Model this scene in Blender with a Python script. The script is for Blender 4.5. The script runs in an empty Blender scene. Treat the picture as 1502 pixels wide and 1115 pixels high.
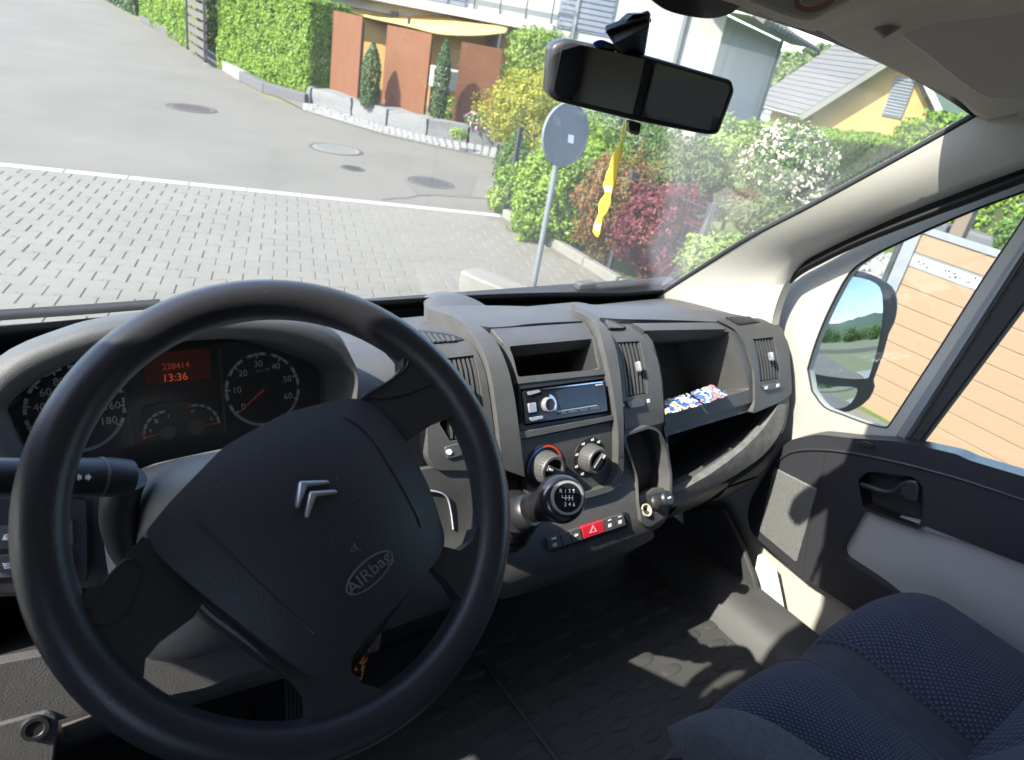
import bpy, bmesh, math, random
from mathutils import Vector, Matrix, noise
R = math.radians
V = Vector
random.seed(7)
SC = bpy.context.scene
COL = SC.collection

# ------------------------------------------------------------------ camera, sky, sun, exposure
FPX, CX, CY, W0 = 1040.0, 751.0, 557.5, 1502.0
CAM = V((0, 0, 1.75))
yaw, pitch, roll = R(40), R(26), R(10.8)
FW = V((math.sin(yaw) * math.cos(pitch), math.cos(yaw) * math.cos(pitch), -math.sin(pitch)))
r0 = V((math.cos(yaw), -math.sin(yaw), 0))
u0 = r0.cross(FW)
RI = r0 * math.cos(roll) + u0 * math.sin(roll)
UI = u0 * math.cos(roll) - r0 * math.sin(roll)
cam = bpy.data.cameras.new('camera')
cam.sensor_width = 36.0
cam.lens = FPX / W0 * 36.0
cam.clip_start, cam.clip_end = 0.02, 5000
cam.dof.use_dof = True
cam.dof.focus_distance = 0.98
cam.dof.aperture_fstop = 9.0
camo = bpy.data.objects.new('camera', cam)
COL.objects.link(camo)
m3 = Matrix((RI, UI, -FW)).transposed()
camo.matrix_world = Matrix.Translation(CAM) @ m3.to_4x4()
SC.camera = camo

SUN_EL = R(43)
TO_SUN = V((-math.cos(SUN_EL), 0.035, math.sin(SUN_EL))).normalized()
world = bpy.data.worlds.new('World')
SC.world = world
world.use_nodes = True
wn = world.node_tree
bg = wn.nodes['Background']
sky = wn.nodes.new('ShaderNodeTexSky')
sky.sky_type = 'NISHITA'
sky.sun_disc = False
sky.sun_elevation = SUN_EL
sky.sun_rotation = R(270)
sky.air_density = 0.8
sky.dust_density = 1.0
sky.ozone_density = 1.0
wn.links.new(sky.outputs[0], bg.inputs[0])
bg.inputs[1].default_value = 0.15
sl = bpy.data.lights.new('sun', 'SUN')
sl.energy = 2.9
sl.angle = R(0.53)
sl.color = (1.0, 0.94, 0.84)
so = bpy.data.objects.new('sun', sl)
COL.objects.link(so)
so.rotation_euler = TO_SUN.to_track_quat('Z', 'Y').to_euler()
so.location = (-10, 0, 20)
SC.view_settings.view_transform = 'Standard'
SC.view_settings.look = 'None'
SC.view_settings.gamma = 1.0
SC.view_settings.use_curve_mapping = False
SC.view_settings.exposure = 2.36
SC.render.engine = 'CYCLES'
SC.cycles.use_denoising = True
SC.cycles.max_bounces = 10
SC.cycles.diffuse_bounces = 5
SC.cycles.transparent_max_bounces = 24
SC.cycles.caustics_reflective = False
SC.cycles.caustics_refractive = False
SC.cycles.sample_clamp_indirect = 6.0

# ------------------------------------------------------------------ measuring: pixel of the photograph -> point on a surface
G = -0.35                                   # ground height below the cab's own zero


def ray(px, py):
    return FW + RI * ((px - CX) / FPX) - UI * ((py - CY) / FPX)


def P(px, py, x=None, y=None, z=None, d=None):
    r = ray(px, py)
    if x is not None: t = (x - CAM.x) / r.x
    elif y is not None: t = (y - CAM.y) / r.y
    elif z is not None: t = (z - CAM.z) / r.z
    else: t = d
    return CAM + r * t


def crom(pts, n=6, closed=False):
    """smooth curve through points (any dimension)"""
    pts = [V(p) for p in pts]
    out = []
    N = len(pts)
    for i in range(N if closed else N - 1):
        p1, p2 = pts[i], pts[(i + 1) % N]
        p0 = pts[i - 1] if (closed or i > 0) else p1 * 2 - p2
        p3 = pts[(i + 2) % N] if (closed or i + 2 < N) else p2 * 2 - p1
        for k in range(n):
            t = k / n
            out.append(0.5 * ((2 * p1) + (p2 - p0) * t + (2 * p0 - 5 * p1 + 4 * p2 - p3) * t * t + (3 * p1 - p0 - 3 * p2 + p3) * t ** 3))
    if not closed: out.append(pts[-1].copy())
    return out


def rnd(pts, r, n=4):
    """round the corners of a closed 2D polygon"""
    pts = [V(p) for p in pts]
    out = []
    for i, p in enumerate(pts):
        a, b = pts[i - 1], pts[(i + 1) % len(pts)]
        rr = r[i] if isinstance(r, (list, tuple)) else r
        la, lb = (a - p).length, (b - p).length
        d = min(rr, la * .48, lb * .48)
        if d < 1e-6:
            out.append(p)
            continue
        s, e = p + (a - p) * (d / la), p + (b - p) * (d / lb)
        for k in range(n + 1):
            t = k / n
            out.append(s * (1 - t) ** 2 + p * 2 * t * (1 - t) + e * t * t)
    return out


class Plane:
    def __init__(self, p0, n, up=(0, 0, 1)):
        self.p0, self.n = V(p0), V(n).normalized()
        self.U = V(up).cross(self.n).normalized()
        self.W = self.n.cross(self.U)
        self.curved = False

    def uv(self, px, py, off=0):
        r = ray(px, py)
        q = self.p0 + self.n * off
        p = CAM + r * ((q - CAM).dot(self.n) / r.dot(self.n))
        return V(((p - q).dot(self.U), (p - q).dot(self.W)))

    def pos(self, u, v, off=0):
        return self.p0 + self.U * u + self.W * v + self.n * off

    def nrm(self, u, v):
        return self.n


class Prof:
    """a profile in (y, z) run along x: the dashboard's face; u = x, v = arc length"""
    def __init__(self, pts, off=0.0):
        c = crom(pts, 5)
        self.off0 = off
        self.s = [0.0]
        for i in range(1, len(c)): self.s.append(self.s[-1] + (c[i] - c[i - 1]).length)
        ns = []
        for i, p in enumerate(c):
            t = (c[min(i + 1, len(c) - 1)] - c[max(i - 1, 0)]).normalized()
            n = V((t.y, -t.x))           # curve runs from windscreen to the floor: -90 deg turn
            ns.append(n)
        if ns[len(ns) // 2].x > 0: ns = [-n for n in ns]
        self.c = list(zip(c, ns))
        self.curved = True

    def uv(self, px, py, off=0):
        off += self.off0
        r = ray(px, py)
        best = None
        q = [p + n * off for p, n in self.c]
        for i in range(len(q) - 1):
            a, b = q[i], q[i + 1]
            # plane through the segment and the x axis
            e = b - a
            nn = V((e.y, -e.x))
            den = r.y * nn.x + r.z * nn.y
            if abs(den) < 1e-9: continue
            t = ((a.x - CAM.y) * nn.x + (a.y - CAM.z) * nn.y) / den
            if t <= 0: continue
            w = V((CAM.y + r.y * t, CAM.z + r.z * t)) - a
            k = w.dot(e) / e.dot(e)
            bad = max(0, -k, k - 1) * e.length
            key = (0, t) if bad < .0006 else (1, bad)
            if (best is None or key < best[0]):
                best = (key, r.x * t + CAM.x, self.s[i] + min(1, max(0, k)) * (self.s[i + 1] - self.s[i]))
        if best is None: raise ValueError('pixel %s %s misses the dashboard' % (px, py))
        return V((best[1], best[2]))

    def at(self, v):
        i = 0
        while i < len(self.s) - 2 and self.s[i + 1] < v: i += 1
        k = (v - self.s[i]) / (self.s[i + 1] - self.s[i])
        p = self.c[i][0].lerp(self.c[i + 1][0], k)
        kk = min(1, max(0, k))
        n = self.c[i][1].lerp(self.c[i + 1][1], kk).normalized()
        return p, n

    def pos(self, u, v, off=0):
        p, n = self.at(v)
        p = p + n * (off + self.off0)
        return V((u, p.x, p.y))

    def nrm(self, u, v):
        p, n = self.at(v)
        return V((0, n.x, n.y))


# ------------------------------------------------------------------ objects
def tag(o, label=None, cat=None, group=None, kind=None):
    if label: o['label'] = label
    if cat: o['category'] = cat
    if group: o['group'] = group
    if kind: o['kind'] = kind
    return o


def thing(name, loc, label, cat, group=None):
    o = bpy.data.objects.new(name, None)
    o.empty_display_size = 0.1
    o.location = loc
    COL.objects.link(o)
    return tag(o, label, cat, group)


def mesh_obj(name, bm, mat, parent=None, smooth=40, bevel=0, seg=2, sub=0, label=None, kind=None):
    me = bpy.data.meshes.new(name)
    bmesh.ops.recalc_face_normals(bm, faces=bm.faces)
    bm.to_mesh(me)
    bm.free()
    o = bpy.data.objects.new(name, me)
    COL.objects.link(o)
    for m in (mat if isinstance(mat, (list, tuple)) else [mat]): me.materials.append(m)
    if smooth:
        me.polygons.foreach_set('use_smooth', [True] * len(me.polygons))
        me.set_sharp_from_angle(angle=R(smooth))
    if bevel:
        b = o.modifiers.new('bevel', 'BEVEL')
        b.width = bevel
        b.segments = seg
        b.limit_method = 'ANGLE'
        b.angle_limit = R(38)
        b.use_clamp_overlap = True
        b.harden_normals = False
    if sub:
        s = o.modifiers.new('sub', 'SUBSURF')
        s.levels = s.render_levels = sub
    if parent is not None:
        o.parent = parent
        if parent.parent is None and parent.type == 'EMPTY':
            o.matrix_parent_inverse = Matrix.Translation(-parent.location)
    if label: o['label'] = label
    if kind: o['kind'] = kind
    return o


def copy_tree(o, parent=None):
    c = o.copy()
    COL.objects.link(c)
    if parent is not None: c.parent = parent
    for ch in list(o.children): copy_tree(ch, c)
    return c


def poly2d(outer, holes=()):
    """filled 2D polygon with holes as a bmesh (z = 0)"""
    bm = bmesh.new()
    es = []
    for loop in [outer] + list(holes):
        vs = []
        for p in loop:
            if vs and (vs[-1].co.xy - V(p).xy).length < 1e-6: continue
            vs.append(bm.verts.new((p[0], p[1], 0)))
        if (vs[-1].co - vs[0].co).length < 1e-6:
            bm.verts.remove(vs.pop())
        es += [bm.edges.new((vs[i], vs[(i + 1) % len(vs)])) for i in range(len(vs))]
    if holes:
        bmesh.ops.triangle_fill(bm, edges=es, use_beauty=True)
    else:
        try:
            bm.faces.new(bm.verts[:])
        except Exception:
            bmesh.ops.triangle_fill(bm, edges=es, use_beauty=True)
    return bm


def cut2d(bm, axis, lo, hi, step):
    k = math.floor(lo / step) + 1
    while k * step < hi - 1e-5:
        co = V((0, 0, 0))
        co[axis] = k * step
        no = V((0, 0, 0))
        no[axis] = 1
        bmesh.ops.bisect_plane(bm, geom=bm.verts[:] + bm.edges[:] + bm.faces[:], plane_co=co, plane_no=no, dist=1e-6)
        k += 1


def slab(bm, fpos, off, thick, dome=None):
    """flat 2D bmesh -> solid piece on a surface: top at off, underside at off - thick"""
    top = {v: fpos(v.co.x, v.co.y, off + (dome(v.co.x, v.co.y) if dome else 0)) for v in bm.verts}
    if thick == 0:
        for v in bm.verts: v.co = top[v]
        return bm
    low = {}
    for v in list(bm.verts):
        low[v] = bm.verts.new(fpos(v.co.x, v.co.y, off - thick))
    faces = list(bm.faces)
    bnd = [e for e in bm.edges if len(e.link_faces) == 1]
    for f in faces: bm.faces.new([low[v] for v in reversed(f.verts)])
    for e in bnd:
        a, b = e.verts
        try: bm.faces.new((a, b, low[b], low[a]))
        except ValueError: pass
    for v, p in top.items(): v.co = p
    return bm


def panel(surf, name, px, mat, parent=None, off=0.0, thick=0.01, holes=(), bevel=0.0, seg=2, step=0.012, trace=None, smooth=40, dome=None, domestep=0, label=None, kind=None, sub=0):
    """solid piece whose outline is traced in the photograph on a surface"""
    tr = off if trace is None else trace
    o2 = [surf.uv(p[0], p[1], tr) for p in px]
    h2 = [[surf.uv(p[0], p[1], tr) for p in h] for h in holes]
    return panel_uv(surf, name, o2, mat, parent, off, thick, h2, bevel, seg, step, smooth, dome, domestep, label, kind, sub)


def panel_uv(surf, name, o2, mat, parent=None, off=0.0, thick=0.01, holes=(), bevel=0.0, seg=2, step=0.012, smooth=40, dome=None, domestep=0, label=None, kind=None, sub=0):
    bm = poly2d(o2, holes)
    vs = [p[1] for p in o2]
    us = [p[0] for p in o2]
    if surf.curved: cut2d(bm, 1, min(vs), max(vs), step)
    if domestep:
        cut2d(bm, 0, min(us), max(us), domestep)
        cut2d(bm, 1, min(vs), max(vs), domestep)
    slab(bm, surf.pos, off, thick, dome)
    return mesh_obj(name, bm, mat, parent, smooth, bevel, seg, sub, label, kind)


def box_bm(bm, c, sx, sy, sz, ax=None, ay=None, az=None):
    ax, ay, az = V(ax or (1, 0, 0)), V(ay or (0, 1, 0)), V(az or (0, 0, 1))
    c = V(c)
    vs = [bm.verts.new(c + ax * (sx * i) + ay * (sy * j) + az * (sz * k)) for k in (-.5, .5) for j in (-.5, .5) for i in (-.5, .5)]
    for f in ((0, 2, 3, 1), (4, 5, 7, 6), (0, 1, 5, 4), (2, 6, 7, 3), (0, 4, 6, 2), (1, 3, 7, 5)):
        bm.faces.new([vs[i] for i in f])
    return bm


def box(name, c, s, mat, parent=None, bevel=0, axes=None, label=None, kind=None, seg=2):
    bm = bmesh.new()
    a = axes or (None, None, None)
    box_bm(bm, c, s[0], s[1], s[2], *a)
    return mesh_obj(name, bm, mat, parent, 30, bevel, seg, 0, label, kind)


def tube_bm(bm, path, r, n=10, cap=True, flat=None):
    """round bar along a path; r a number or one per point; flat=(axis, factor) squashes it"""
    path = [V(p) for p in path]
    rs = r if isinstance(r, (list, tuple)) else [r] * len(path)
    rings = []
    t0 = (path[1] - path[0]).normalized()
    side = t0.cross(V((0, 0, 1)))
    if side.length < 1e-3: side = t0.cross(V((1, 0, 0)))
    side.normalize()
    for i, p in enumerate(path):
        t = (path[min(i + 1, len(path) - 1)] - path[max(i - 1, 0)]).normalized()
        side = (side - t * side.dot(t)).normalized()
        w = t.cross(side)
        ring = []
        for k in range(n):
            a = 2 * math.pi * k / n
            o = side * (math.cos(a) * rs[i]) + w * (math.sin(a) * rs[i])
            if flat:
                ax = V(flat[0]).normalized()
                o = o + ax * (o.dot(ax) * (flat[1] - 1))
            ring.append(bm.verts.new(p + o))
        rings.append(ring)
    for a, b in zip(rings, rings[1:]):
        for k in range(n): bm.faces.new((a[k], a[(k + 1) % n], b[(k + 1) % n], b[k]))
    if cap:
        bm.faces.new(rings[0][::-1])
        bm.faces.new(rings[-1])
    return bm


def tube(name, path, r, mat, parent=None, n=10, flat=None, label=None, kind=None):
    return mesh_obj(name, tube_bm(bmesh.new(), path, r, n, True, flat), mat, parent, 50, label=label, kind=kind)


def lathe_bm(bm, prof, c, axis, n=24, sx=1.0, up=None):
    """prof = [(radius, height)] turned about an axis through c"""
    ax = V(axis).normalized()
    s = V(up).cross(ax) if up is not None else ax.cross(V((0, 0, 1)))
    if s.length < 1e-3: s = ax.cross(V((1, 0, 0)))
    s.normalize()
    w = ax.cross(s)
    c = V(c)
    rings = []
    for r, h in prof:
        if r < 1e-6: rings.append([bm.verts.new(c + ax * h)])
        else: rings.append([bm.verts.new(c + ax * h + s * (math.cos(2 * math.pi * k / n) * r * sx) + w * (math.sin(2 * math.pi * k / n) * r)) for k in range(n)])
    for a, b in zip(rings, rings[1:]):
        for k in range(n):
            q = [a[k % len(a)], a[(k + 1) % len(a)], b[(k + 1) % len(b)], b[k % len(b)]]
            q = list(dict.fromkeys(q))
            if len(q) > 2: bm.faces.new(q)
    return bm


def lathe(name, prof, c, axis, mat, parent=None, n=24, smooth=35, label=None, sx=1.0):
    return mesh_obj(name, lathe_bm(bmesh.new(), prof, c, axis, n, sx), mat, parent, smooth, label=label)


def loft_bm(bm, curves, closed=False, cap=False):
    rows = [[bm.verts.new(p) for p in c] for c in curves]
    m = len(rows[0])
    for a, b in zip(rows, rows[1:]):
        for k in range(m if closed else m - 1):
            bm.faces.new((a[k], a[(k + 1) % m], b[(k + 1) % m], b[k]))
    if cap:
        bm.faces.new(rows[0][::-1])
        bm.faces.new(rows[-1])
    return bm


def loft(name, curves, mat, parent=None, closed=False, cap=False, smooth=40, thick=0, sub=0, bevel=0, label=None, kind=None):
    o = mesh_obj(name, loft_bm(bmesh.new(), curves, closed, cap), mat, parent, smooth, bevel, 2, sub, label, kind)
    if thick:
        s = o.modifiers.new('solid', 'SOLIDIFY')
        s.thickness = thick
        s.offset = 0
    return o


def text(name, s, mat, size, pos, right, up, parent=None, thick=0.0003, align='CENTER', bold=0.0, sx=1.0):
    """flat print: lettering as a thin mesh"""
    cu = bpy.data.curves.new(name, 'FONT')
    cu.body = s
    cu.size = size
    cu.align_x = align
    cu.align_y = 'CENTER'
    cu.extrude = thick
    cu.offset = bold
    cu.resolution_u = 3
    t = bpy.data.objects.new(name + '_tmp', cu)
    COL.objects.link(t)
    dg = bpy.context.evaluated_depsgraph_get()
    me = bpy.data.meshes.new_from_object(t.evaluated_get(dg))
    bpy.data.objects.remove(t)
    rt, u = V(right).normalized(), V(up)
    u = (u - rt * u.dot(rt)).normalized()
    n = rt.cross(u)
    for v in me.vertices:
        c = v.co
        v.co = V(pos) + rt * (c.x * sx) + u * c.y + n * c.z
    o = bpy.data.objects.new(name, me)
    COL.objects.link(o)
    me.materials.clear()
    me.materials.append(mat)
    if parent is not None:
        o.parent = parent
        if parent.parent is None and parent.type == 'EMPTY':
            o.matrix_parent_inverse = Matrix.Translation(-parent.location)
    return o


def text_px(surf, name, s, mat, size, px, px_right, off, parent, **k):
    a, b = surf.uv(px[0], px[1], off), surf.uv(px_right[0], px_right[1], off)
    p, q = surf.pos(a[0], a[1], off), surf.pos(b[0], b[1], off)
    rt = (q - p).normalized()
    return text(name, s, mat, size, p, rt, surf.nrm(a[0], a[1]).cross(rt), parent, **k)


# ------------------------------------------------------------------ materials
MATS = {}


def mat(name, col, rough=0.5, metal=0.0, grain=None, var=None, spec=0.5, coat=0.0, emit=None, sheen=0.0, dust=0.0, scuff=0.0, stretch=None):
    """principled; grain=(scale, strength) fine relief; var=(scale, amount, colour2) mottled colour"""
    if name in MATS: return MATS[name]
    m = bpy.data.materials.new(name)
    m.use_nodes = True
    nt = m.node_tree
    b = nt.nodes['Principled BSDF']
    b.inputs['Base Color'].default_value = (*col, 1)
    b.inputs['Roughness'].default_value = rough
    b.inputs['Metallic'].default_value = metal
    b.inputs['Specular IOR Level'].default_value = spec
    b.inputs['Coat Weight'].default_value = coat
    b.inputs['Sheen Weight'].default_value = sheen
    if emit:
        b.inputs['Emission Color'].default_value = (*emit[0], 1)
        b.inputs['Emission Strength'].default_value = emit[1]
    tc = nt.nodes.new('ShaderNodeTexCoord')
    if grain:
        n = nt.nodes.new('ShaderNodeTexNoise')
        n.inputs['Scale'].default_value = grain[0]
        n.inputs['Detail'].default_value = 3
        nt.links.new(tc.outputs['Object'], n.inputs['Vector'])
        bp = nt.nodes.new('ShaderNodeBump')
        bp.inputs['Strength'].default_value = grain[1]
        bp.inputs['Distance'].default_value = 0.001 if len(grain) < 3 else grain[2]
        nt.links.new(n.outputs['Fac'], bp.inputs['Height'])
        nt.links.new(bp.outputs[0], b.inputs['Normal'])
    if var:
        n2 = nt.nodes.new('ShaderNodeTexNoise')
        n2.inputs['Scale'].default_value = var[0]
        n2.inputs['Detail'].default_value = 6
        n2.inputs['Roughness'].default_value = 0.65
        if stretch:
            ms = nt.nodes.new('ShaderNodeMapping')
            ms.inputs['Scale'].default_value = stretch
            nt.links.new(tc.outputs['Object'], ms.inputs[0])
            nt.links.new(ms.outputs[0], n2.inputs['Vector'])
        else:
            nt.links.new(tc.outputs['Object'], n2.inputs['Vector'])
        cr = nt.nodes.new('ShaderNodeValToRGB')
        cr.color_ramp.elements[0].position = 0.5 - var[1]
        cr.color_ramp.elements[1].position = 0.5 + var[1]
        cr.color_ramp.elements[0].color = (*col, 1)
        cr.color_ramp.elements[1].color = (*var[2], 1)
        nt.links.new(n2.outputs['Fac'], cr.inputs['Fac'])
        nt.links.new(cr.outputs[0], b.inputs['Base Color'])
    for amt, sc, lim, c2 in ((dust, 260, .93, (.34, .33, .31)), (scuff, 34, .93, (.10, .09, .08))):
        if not amt: continue
        vo = nt.nodes.new('ShaderNodeTexVoronoi')
        vo.inputs['Scale'].default_value = sc
        mp_ = nt.nodes.new('ShaderNodeMapping')
        mp_.inputs['Scale'].default_value = (1, 1, 1) if sc > 100 else (1.6, .7, .9)
        nt.links.new(tc.outputs['Object'], mp_.inputs[0])
        nt.links.new(mp_.outputs[0], vo.inputs['Vector'])
        gt = nt.nodes.new('ShaderNodeMath')
        gt.operation = 'GREATER_THAN'
        gt.inputs[1].default_value = lim
        nt.links.new(vo.outputs['Color'], gt.inputs[0])
        lt = nt.nodes.new('ShaderNodeMapRange')
        lt.inputs['From Min'].default_value = .06
        lt.inputs['From Max'].default_value = .26
        lt.inputs['To Min'].default_value = amt
        lt.inputs['To Max'].default_value = 0
        nt.links.new(vo.outputs['Distance'], lt.inputs['Value'])
        mm = nt.nodes.new('ShaderNodeMath')
        mm.operation = 'MULTIPLY'
        nt.links.new(gt.outputs[0], mm.inputs[0])
        nt.links.new(lt.outputs[0], mm.inputs[1])
        mxc = nt.nodes.new('ShaderNodeMix')
        mxc.data_type = 'RGBA'
        src = b.inputs['Base Color'].links[0].from_socket if b.inputs['Base Color'].is_linked else None
        nt.links.new(mm.outputs[0], mxc.inputs['Factor'])
        if src: nt.links.new(src, mxc.inputs[6])
        else: mxc.inputs[6].default_value = (*col, 1)
        mxc.inputs[7].default_value = (*c2, 1)
        nt.links.new(mxc.outputs[2], b.inputs['Base Color'])
    MATS[name] = m
    return m


def glass(name, tint=(1, 1, 1), dust=0.0, refl=1.0, unwiped_glare=0.0):
    m = bpy.data.materials.new(name)
    m.use_nodes = True
    nt = m.node_tree
    nt.nodes.remove(nt.nodes['Principled BSDF'])
    out = nt.nodes['Material Output']
    tr = nt.nodes.new('ShaderNodeBsdfTransparent')
    tr.inputs[0].default_value = (*tint, 1)
    gl = nt.nodes.new('ShaderNodeBsdfGlossy')
    gl.inputs['Roughness'].default_value = 0.02
    gl.inputs['Color'].default_value = (.95, .97, 1, 1)
    lw = nt.nodes.new('ShaderNodeLayerWeight')
    pw = nt.nodes.new('ShaderNodeMath')
    pw.operation = 'POWER'
    pw.inputs[1].default_value = 4.5
    nt.links.new(lw.outputs['Facing'], pw.inputs[0])
    fr = nt.nodes.new('ShaderNodeMath')
    fr.operation = 'MULTIPLY_ADD'
    fr.inputs[1].default_value = .85
    fr.inputs[2].default_value = .035 * refl
    nt.links.new(pw.outputs[0], fr.inputs[0])
    mx = nt.nodes.new('ShaderNodeMixShader')
    nt.links.new(fr.outputs[0], mx.inputs[0])
    nt.links.new(tr.outputs[0], mx.inputs[1])
    nt.links.new(gl.outputs[0], mx.inputs[2])
    last = mx
    if dust:
        df = nt.nodes.new('ShaderNodeBsdfDiffuse')
        df.inputs[0].default_value = (.75, .74, .72, 1)
        tl = nt.nodes.new('ShaderNodeBsdfTranslucent')
        tl.inputs[0].default_value = (.75, .74, .72, 1)
        a2 = nt.nodes.new('ShaderNodeMixShader')
        a2.inputs[0].default_value = .5
        nt.links.new(df.outputs[0], a2.inputs[1])
        nt.links.new(tl.outputs[0], a2.inputs[2])
        tc = nt.nodes.new('ShaderNodeTexCoord')
        n1 = nt.nodes.new('ShaderNodeTexNoise')
        n1.inputs['Scale'].default_value = 3.0
        n1.inputs['Detail'].default_value = 8
        n2 = nt.nodes.new('ShaderNodeTexVoronoi')
        n2.inputs['Scale'].default_value = 60
        nt.links.new(tc.outputs['Object'], n1.inputs['Vector'])
        nt.links.new(tc.outputs['Object'], n2.inputs['Vector'])
        lt = nt.nodes.new('ShaderNodeMapRange')
        lt.inputs['From Min'].default_value = 0.0
        lt.inputs['From Max'].default_value = 0.09
        lt.inputs['To Min'].default_value = 0.35
        lt.inputs['To Max'].default_value = 0.0
        nt.links.new(n2.outputs['Distance'], lt.inputs['Value'])
        ml = nt.nodes.new('ShaderNodeMath')
        ml.operation = 'MULTIPLY'
        nt.links.new(n2.outputs['Color'], ml.inputs[0])
        gt = nt.nodes.new('ShaderNodeMath')
        gt.operation = 'GREATER_THAN'
        gt.inputs[1].default_value = .82
        nt.links.new(n2.outputs['Color'], gt.inputs[0])
        nt.links.new(gt.outputs[0], ml.inputs[0])
        nt.links.new(lt.outputs[0], ml.inputs[1])
        ma = nt.nodes.new('ShaderNodeMath')
        ma.operation = 'MULTIPLY'
        ma.inputs[1].default_value = dust * 2
        nt.links.new(n1.outputs['Fac'], ma.inputs[0])
        ad = nt.nodes.new('ShaderNodeMath')
        ad.operation = 'ADD'
        nt.links.new(ma.outputs[0], ad.inputs[0])
        nt.links.new(ml.outputs[0], ad.inputs[1])
        if unwiped_glare:
            # dust film past the wiper's reach, with a paler band imitating the diagonal glare
            sx = nt.nodes.new('ShaderNodeSeparateXYZ')
            nt.links.new(tc.outputs['Object'], sx.inputs[0])
            ln = nt.nodes.new('ShaderNodeMath')
            ln.operation = 'MULTIPLY_ADD'
            ln.inputs[1].default_value = 1.17
            nt.links.new(sx.outputs['Z'], ln.inputs[0])
            nt.links.new(sx.outputs['X'], ln.inputs[2])
            wv = nt.nodes.new('ShaderNodeMath')
            wv.operation = 'MULTIPLY_ADD'
            wv.inputs[1].default_value = .10
            nt.links.new(n1.outputs['Fac'], wv.inputs[0])
            nt.links.new(ln.outputs[0], wv.inputs[2])
            fr2 = nt.nodes.new('ShaderNodeValToRGB')
            e = fr2.color_ramp.elements
            e[0].position, e[0].color = .50, (0, 0, 0, 1)
            e[1].position, e[1].color = .515, (1, 1, 1, 1)
            x_ = e.new(.56); x_.color = (.85, .85, .85, 1)
            x_ = e.new(.60); x_.color = (.42, .42, .42, 1)
            mr = nt.nodes.new('ShaderNodeMapRange')
            mr.inputs['From Min'].default_value = 1.8
            mr.inputs['From Max'].default_value = 3.8
            nt.links.new(wv.outputs[0], mr.inputs['Value'])
            nt.links.new(mr.outputs[0], fr2.inputs[0])
            a3 = nt.nodes.new('ShaderNodeMath')
            a3.operation = 'MULTIPLY_ADD'
            a3.inputs[1].default_value = unwiped_glare
            nt.links.new(fr2.outputs[0], a3.inputs[0])
            nt.links.new(ad.outputs[0], a3.inputs[2])
            ad = a3
        m2 = nt.nodes.new('ShaderNodeMixShader')
        nt.links.new(ad.outputs[0], m2.inputs[0])
        nt.links.new(mx.outputs[0], m2.inputs[1])
        nt.links.new(a2.outputs[0], m2.inputs[2])
        last = m2
    nt.links.new(last.outputs[0], out.inputs[0])
    MATS[name] = m
    return m


def leafmat(name, c1, c2, trans=0.35, rough=0.45):
    m = bpy.data.materials.new(name)
    m.use_nodes = True
    nt = m.node_tree
    b = nt.nodes['Principled BSDF']
    out = nt.nodes['Material Output']
    g = nt.nodes.new('ShaderNodeNewGeometry')
    cr = nt.nodes.new('ShaderNodeValToRGB')
    cr.color_ramp.elements[0].color = (*c1, 1)
    cr.color_ramp.elements[1].color = (*c2, 1)
    nt.links.new(g.outputs['Random Per Island'], cr.inputs[0])
    nt.links.new(cr.outputs[0], b.inputs['Base Color'])
    b.inputs['Roughness'].default_value = rough
    b.inputs['Specular IOR Level'].default_value = .4
    tl = nt.nodes.new('ShaderNodeBsdfTranslucent')
    nt.links.new(cr.outputs[0], tl.inputs[0])
    mx = nt.nodes.new('ShaderNodeMixShader')
    mx.inputs[0].default_value = trans
    nt.links.new(b.outputs[0], mx.inputs[1])
    nt.links.new(tl.outputs[0], mx.inputs[2])
    nt.links.new(mx.outputs[0], out.inputs[0])
    MATS[name] = m
    return m


M = dict(
    dash=mat('dash plastic', (.056, .0555, .055), .50, 0, (800, .5, .0013), (14, .22, (.080, .078, .075)), dust=.5),
    dashtop=mat('dash top plastic', (.062, .062, .063), .52, 0, (800, .55, .0014), (9, .25, (.085, .087, .09)), dust=.6),
    rib=mat('console rib plastic', (.068, .067, .065), .45, 0, (520, .45, .0014), (30, .2, (.085, .084, .082)), dust=.6),
    black=mat('black plastic', (.020, .020, .022), .40, 0, (700, .3), dust=.4),
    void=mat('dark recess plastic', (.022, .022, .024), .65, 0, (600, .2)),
    wheel=mat('wheel foam', (.026, .026, .030), .35, 0, (700, .30, .001), dust=.25),
    pad=mat('airbag pad', (.030, .029, .033), .45, 0, (620, .5, .0011), dust=.35),
    gloss=mat('gloss black', (.01, .01, .012), .12),
    chrome=mat('chrome', (.8, .81, .83), .12, 1.0),
    satin=mat('satin silver', (.46, .47, .49), .30, .6),
    cream=mat('cream trim', (.66, .64, .57), .5, 0, (700, .25), (5, .3, (.60, .58, .515)), scuff=.7),
    creampaint=mat('white body paint', (.72, .71, .67), .32, 0, None, None, .5, .3),
    greige=mat('greige door trim', (.35, .34, .305), .55, 0, (800, .25)),
    lining=mat('headlining fabric', (.80, .735, .62), .95, 0, (420, .6), (60, .25, (.73, .665, .56))),
    visor=mat('visor vinyl', (.80, .74, .63), .75, 0, (500, .3)),
    rubber=mat('black rubber', (.02, .02, .021), .7),
    floor=mat('rubber floor', (.030, .030, .031), .62, 0, (300, .4), (6, .25, (.055, .053, .05))),
    white=mat('white print', (.78, .78, .78), .5),
    red=mat('red plastic', (.50, .018, .035), .38),
    orange=mat('orange print', (.85, .12, .02), .5),
    blue=mat('blue print', (.03, .10, .45), .5),
)

# ================================================================== THE STREET OUTSIDE
def g(px, py, h=0.0):
    return P(px, py, z=G + h)


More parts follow.
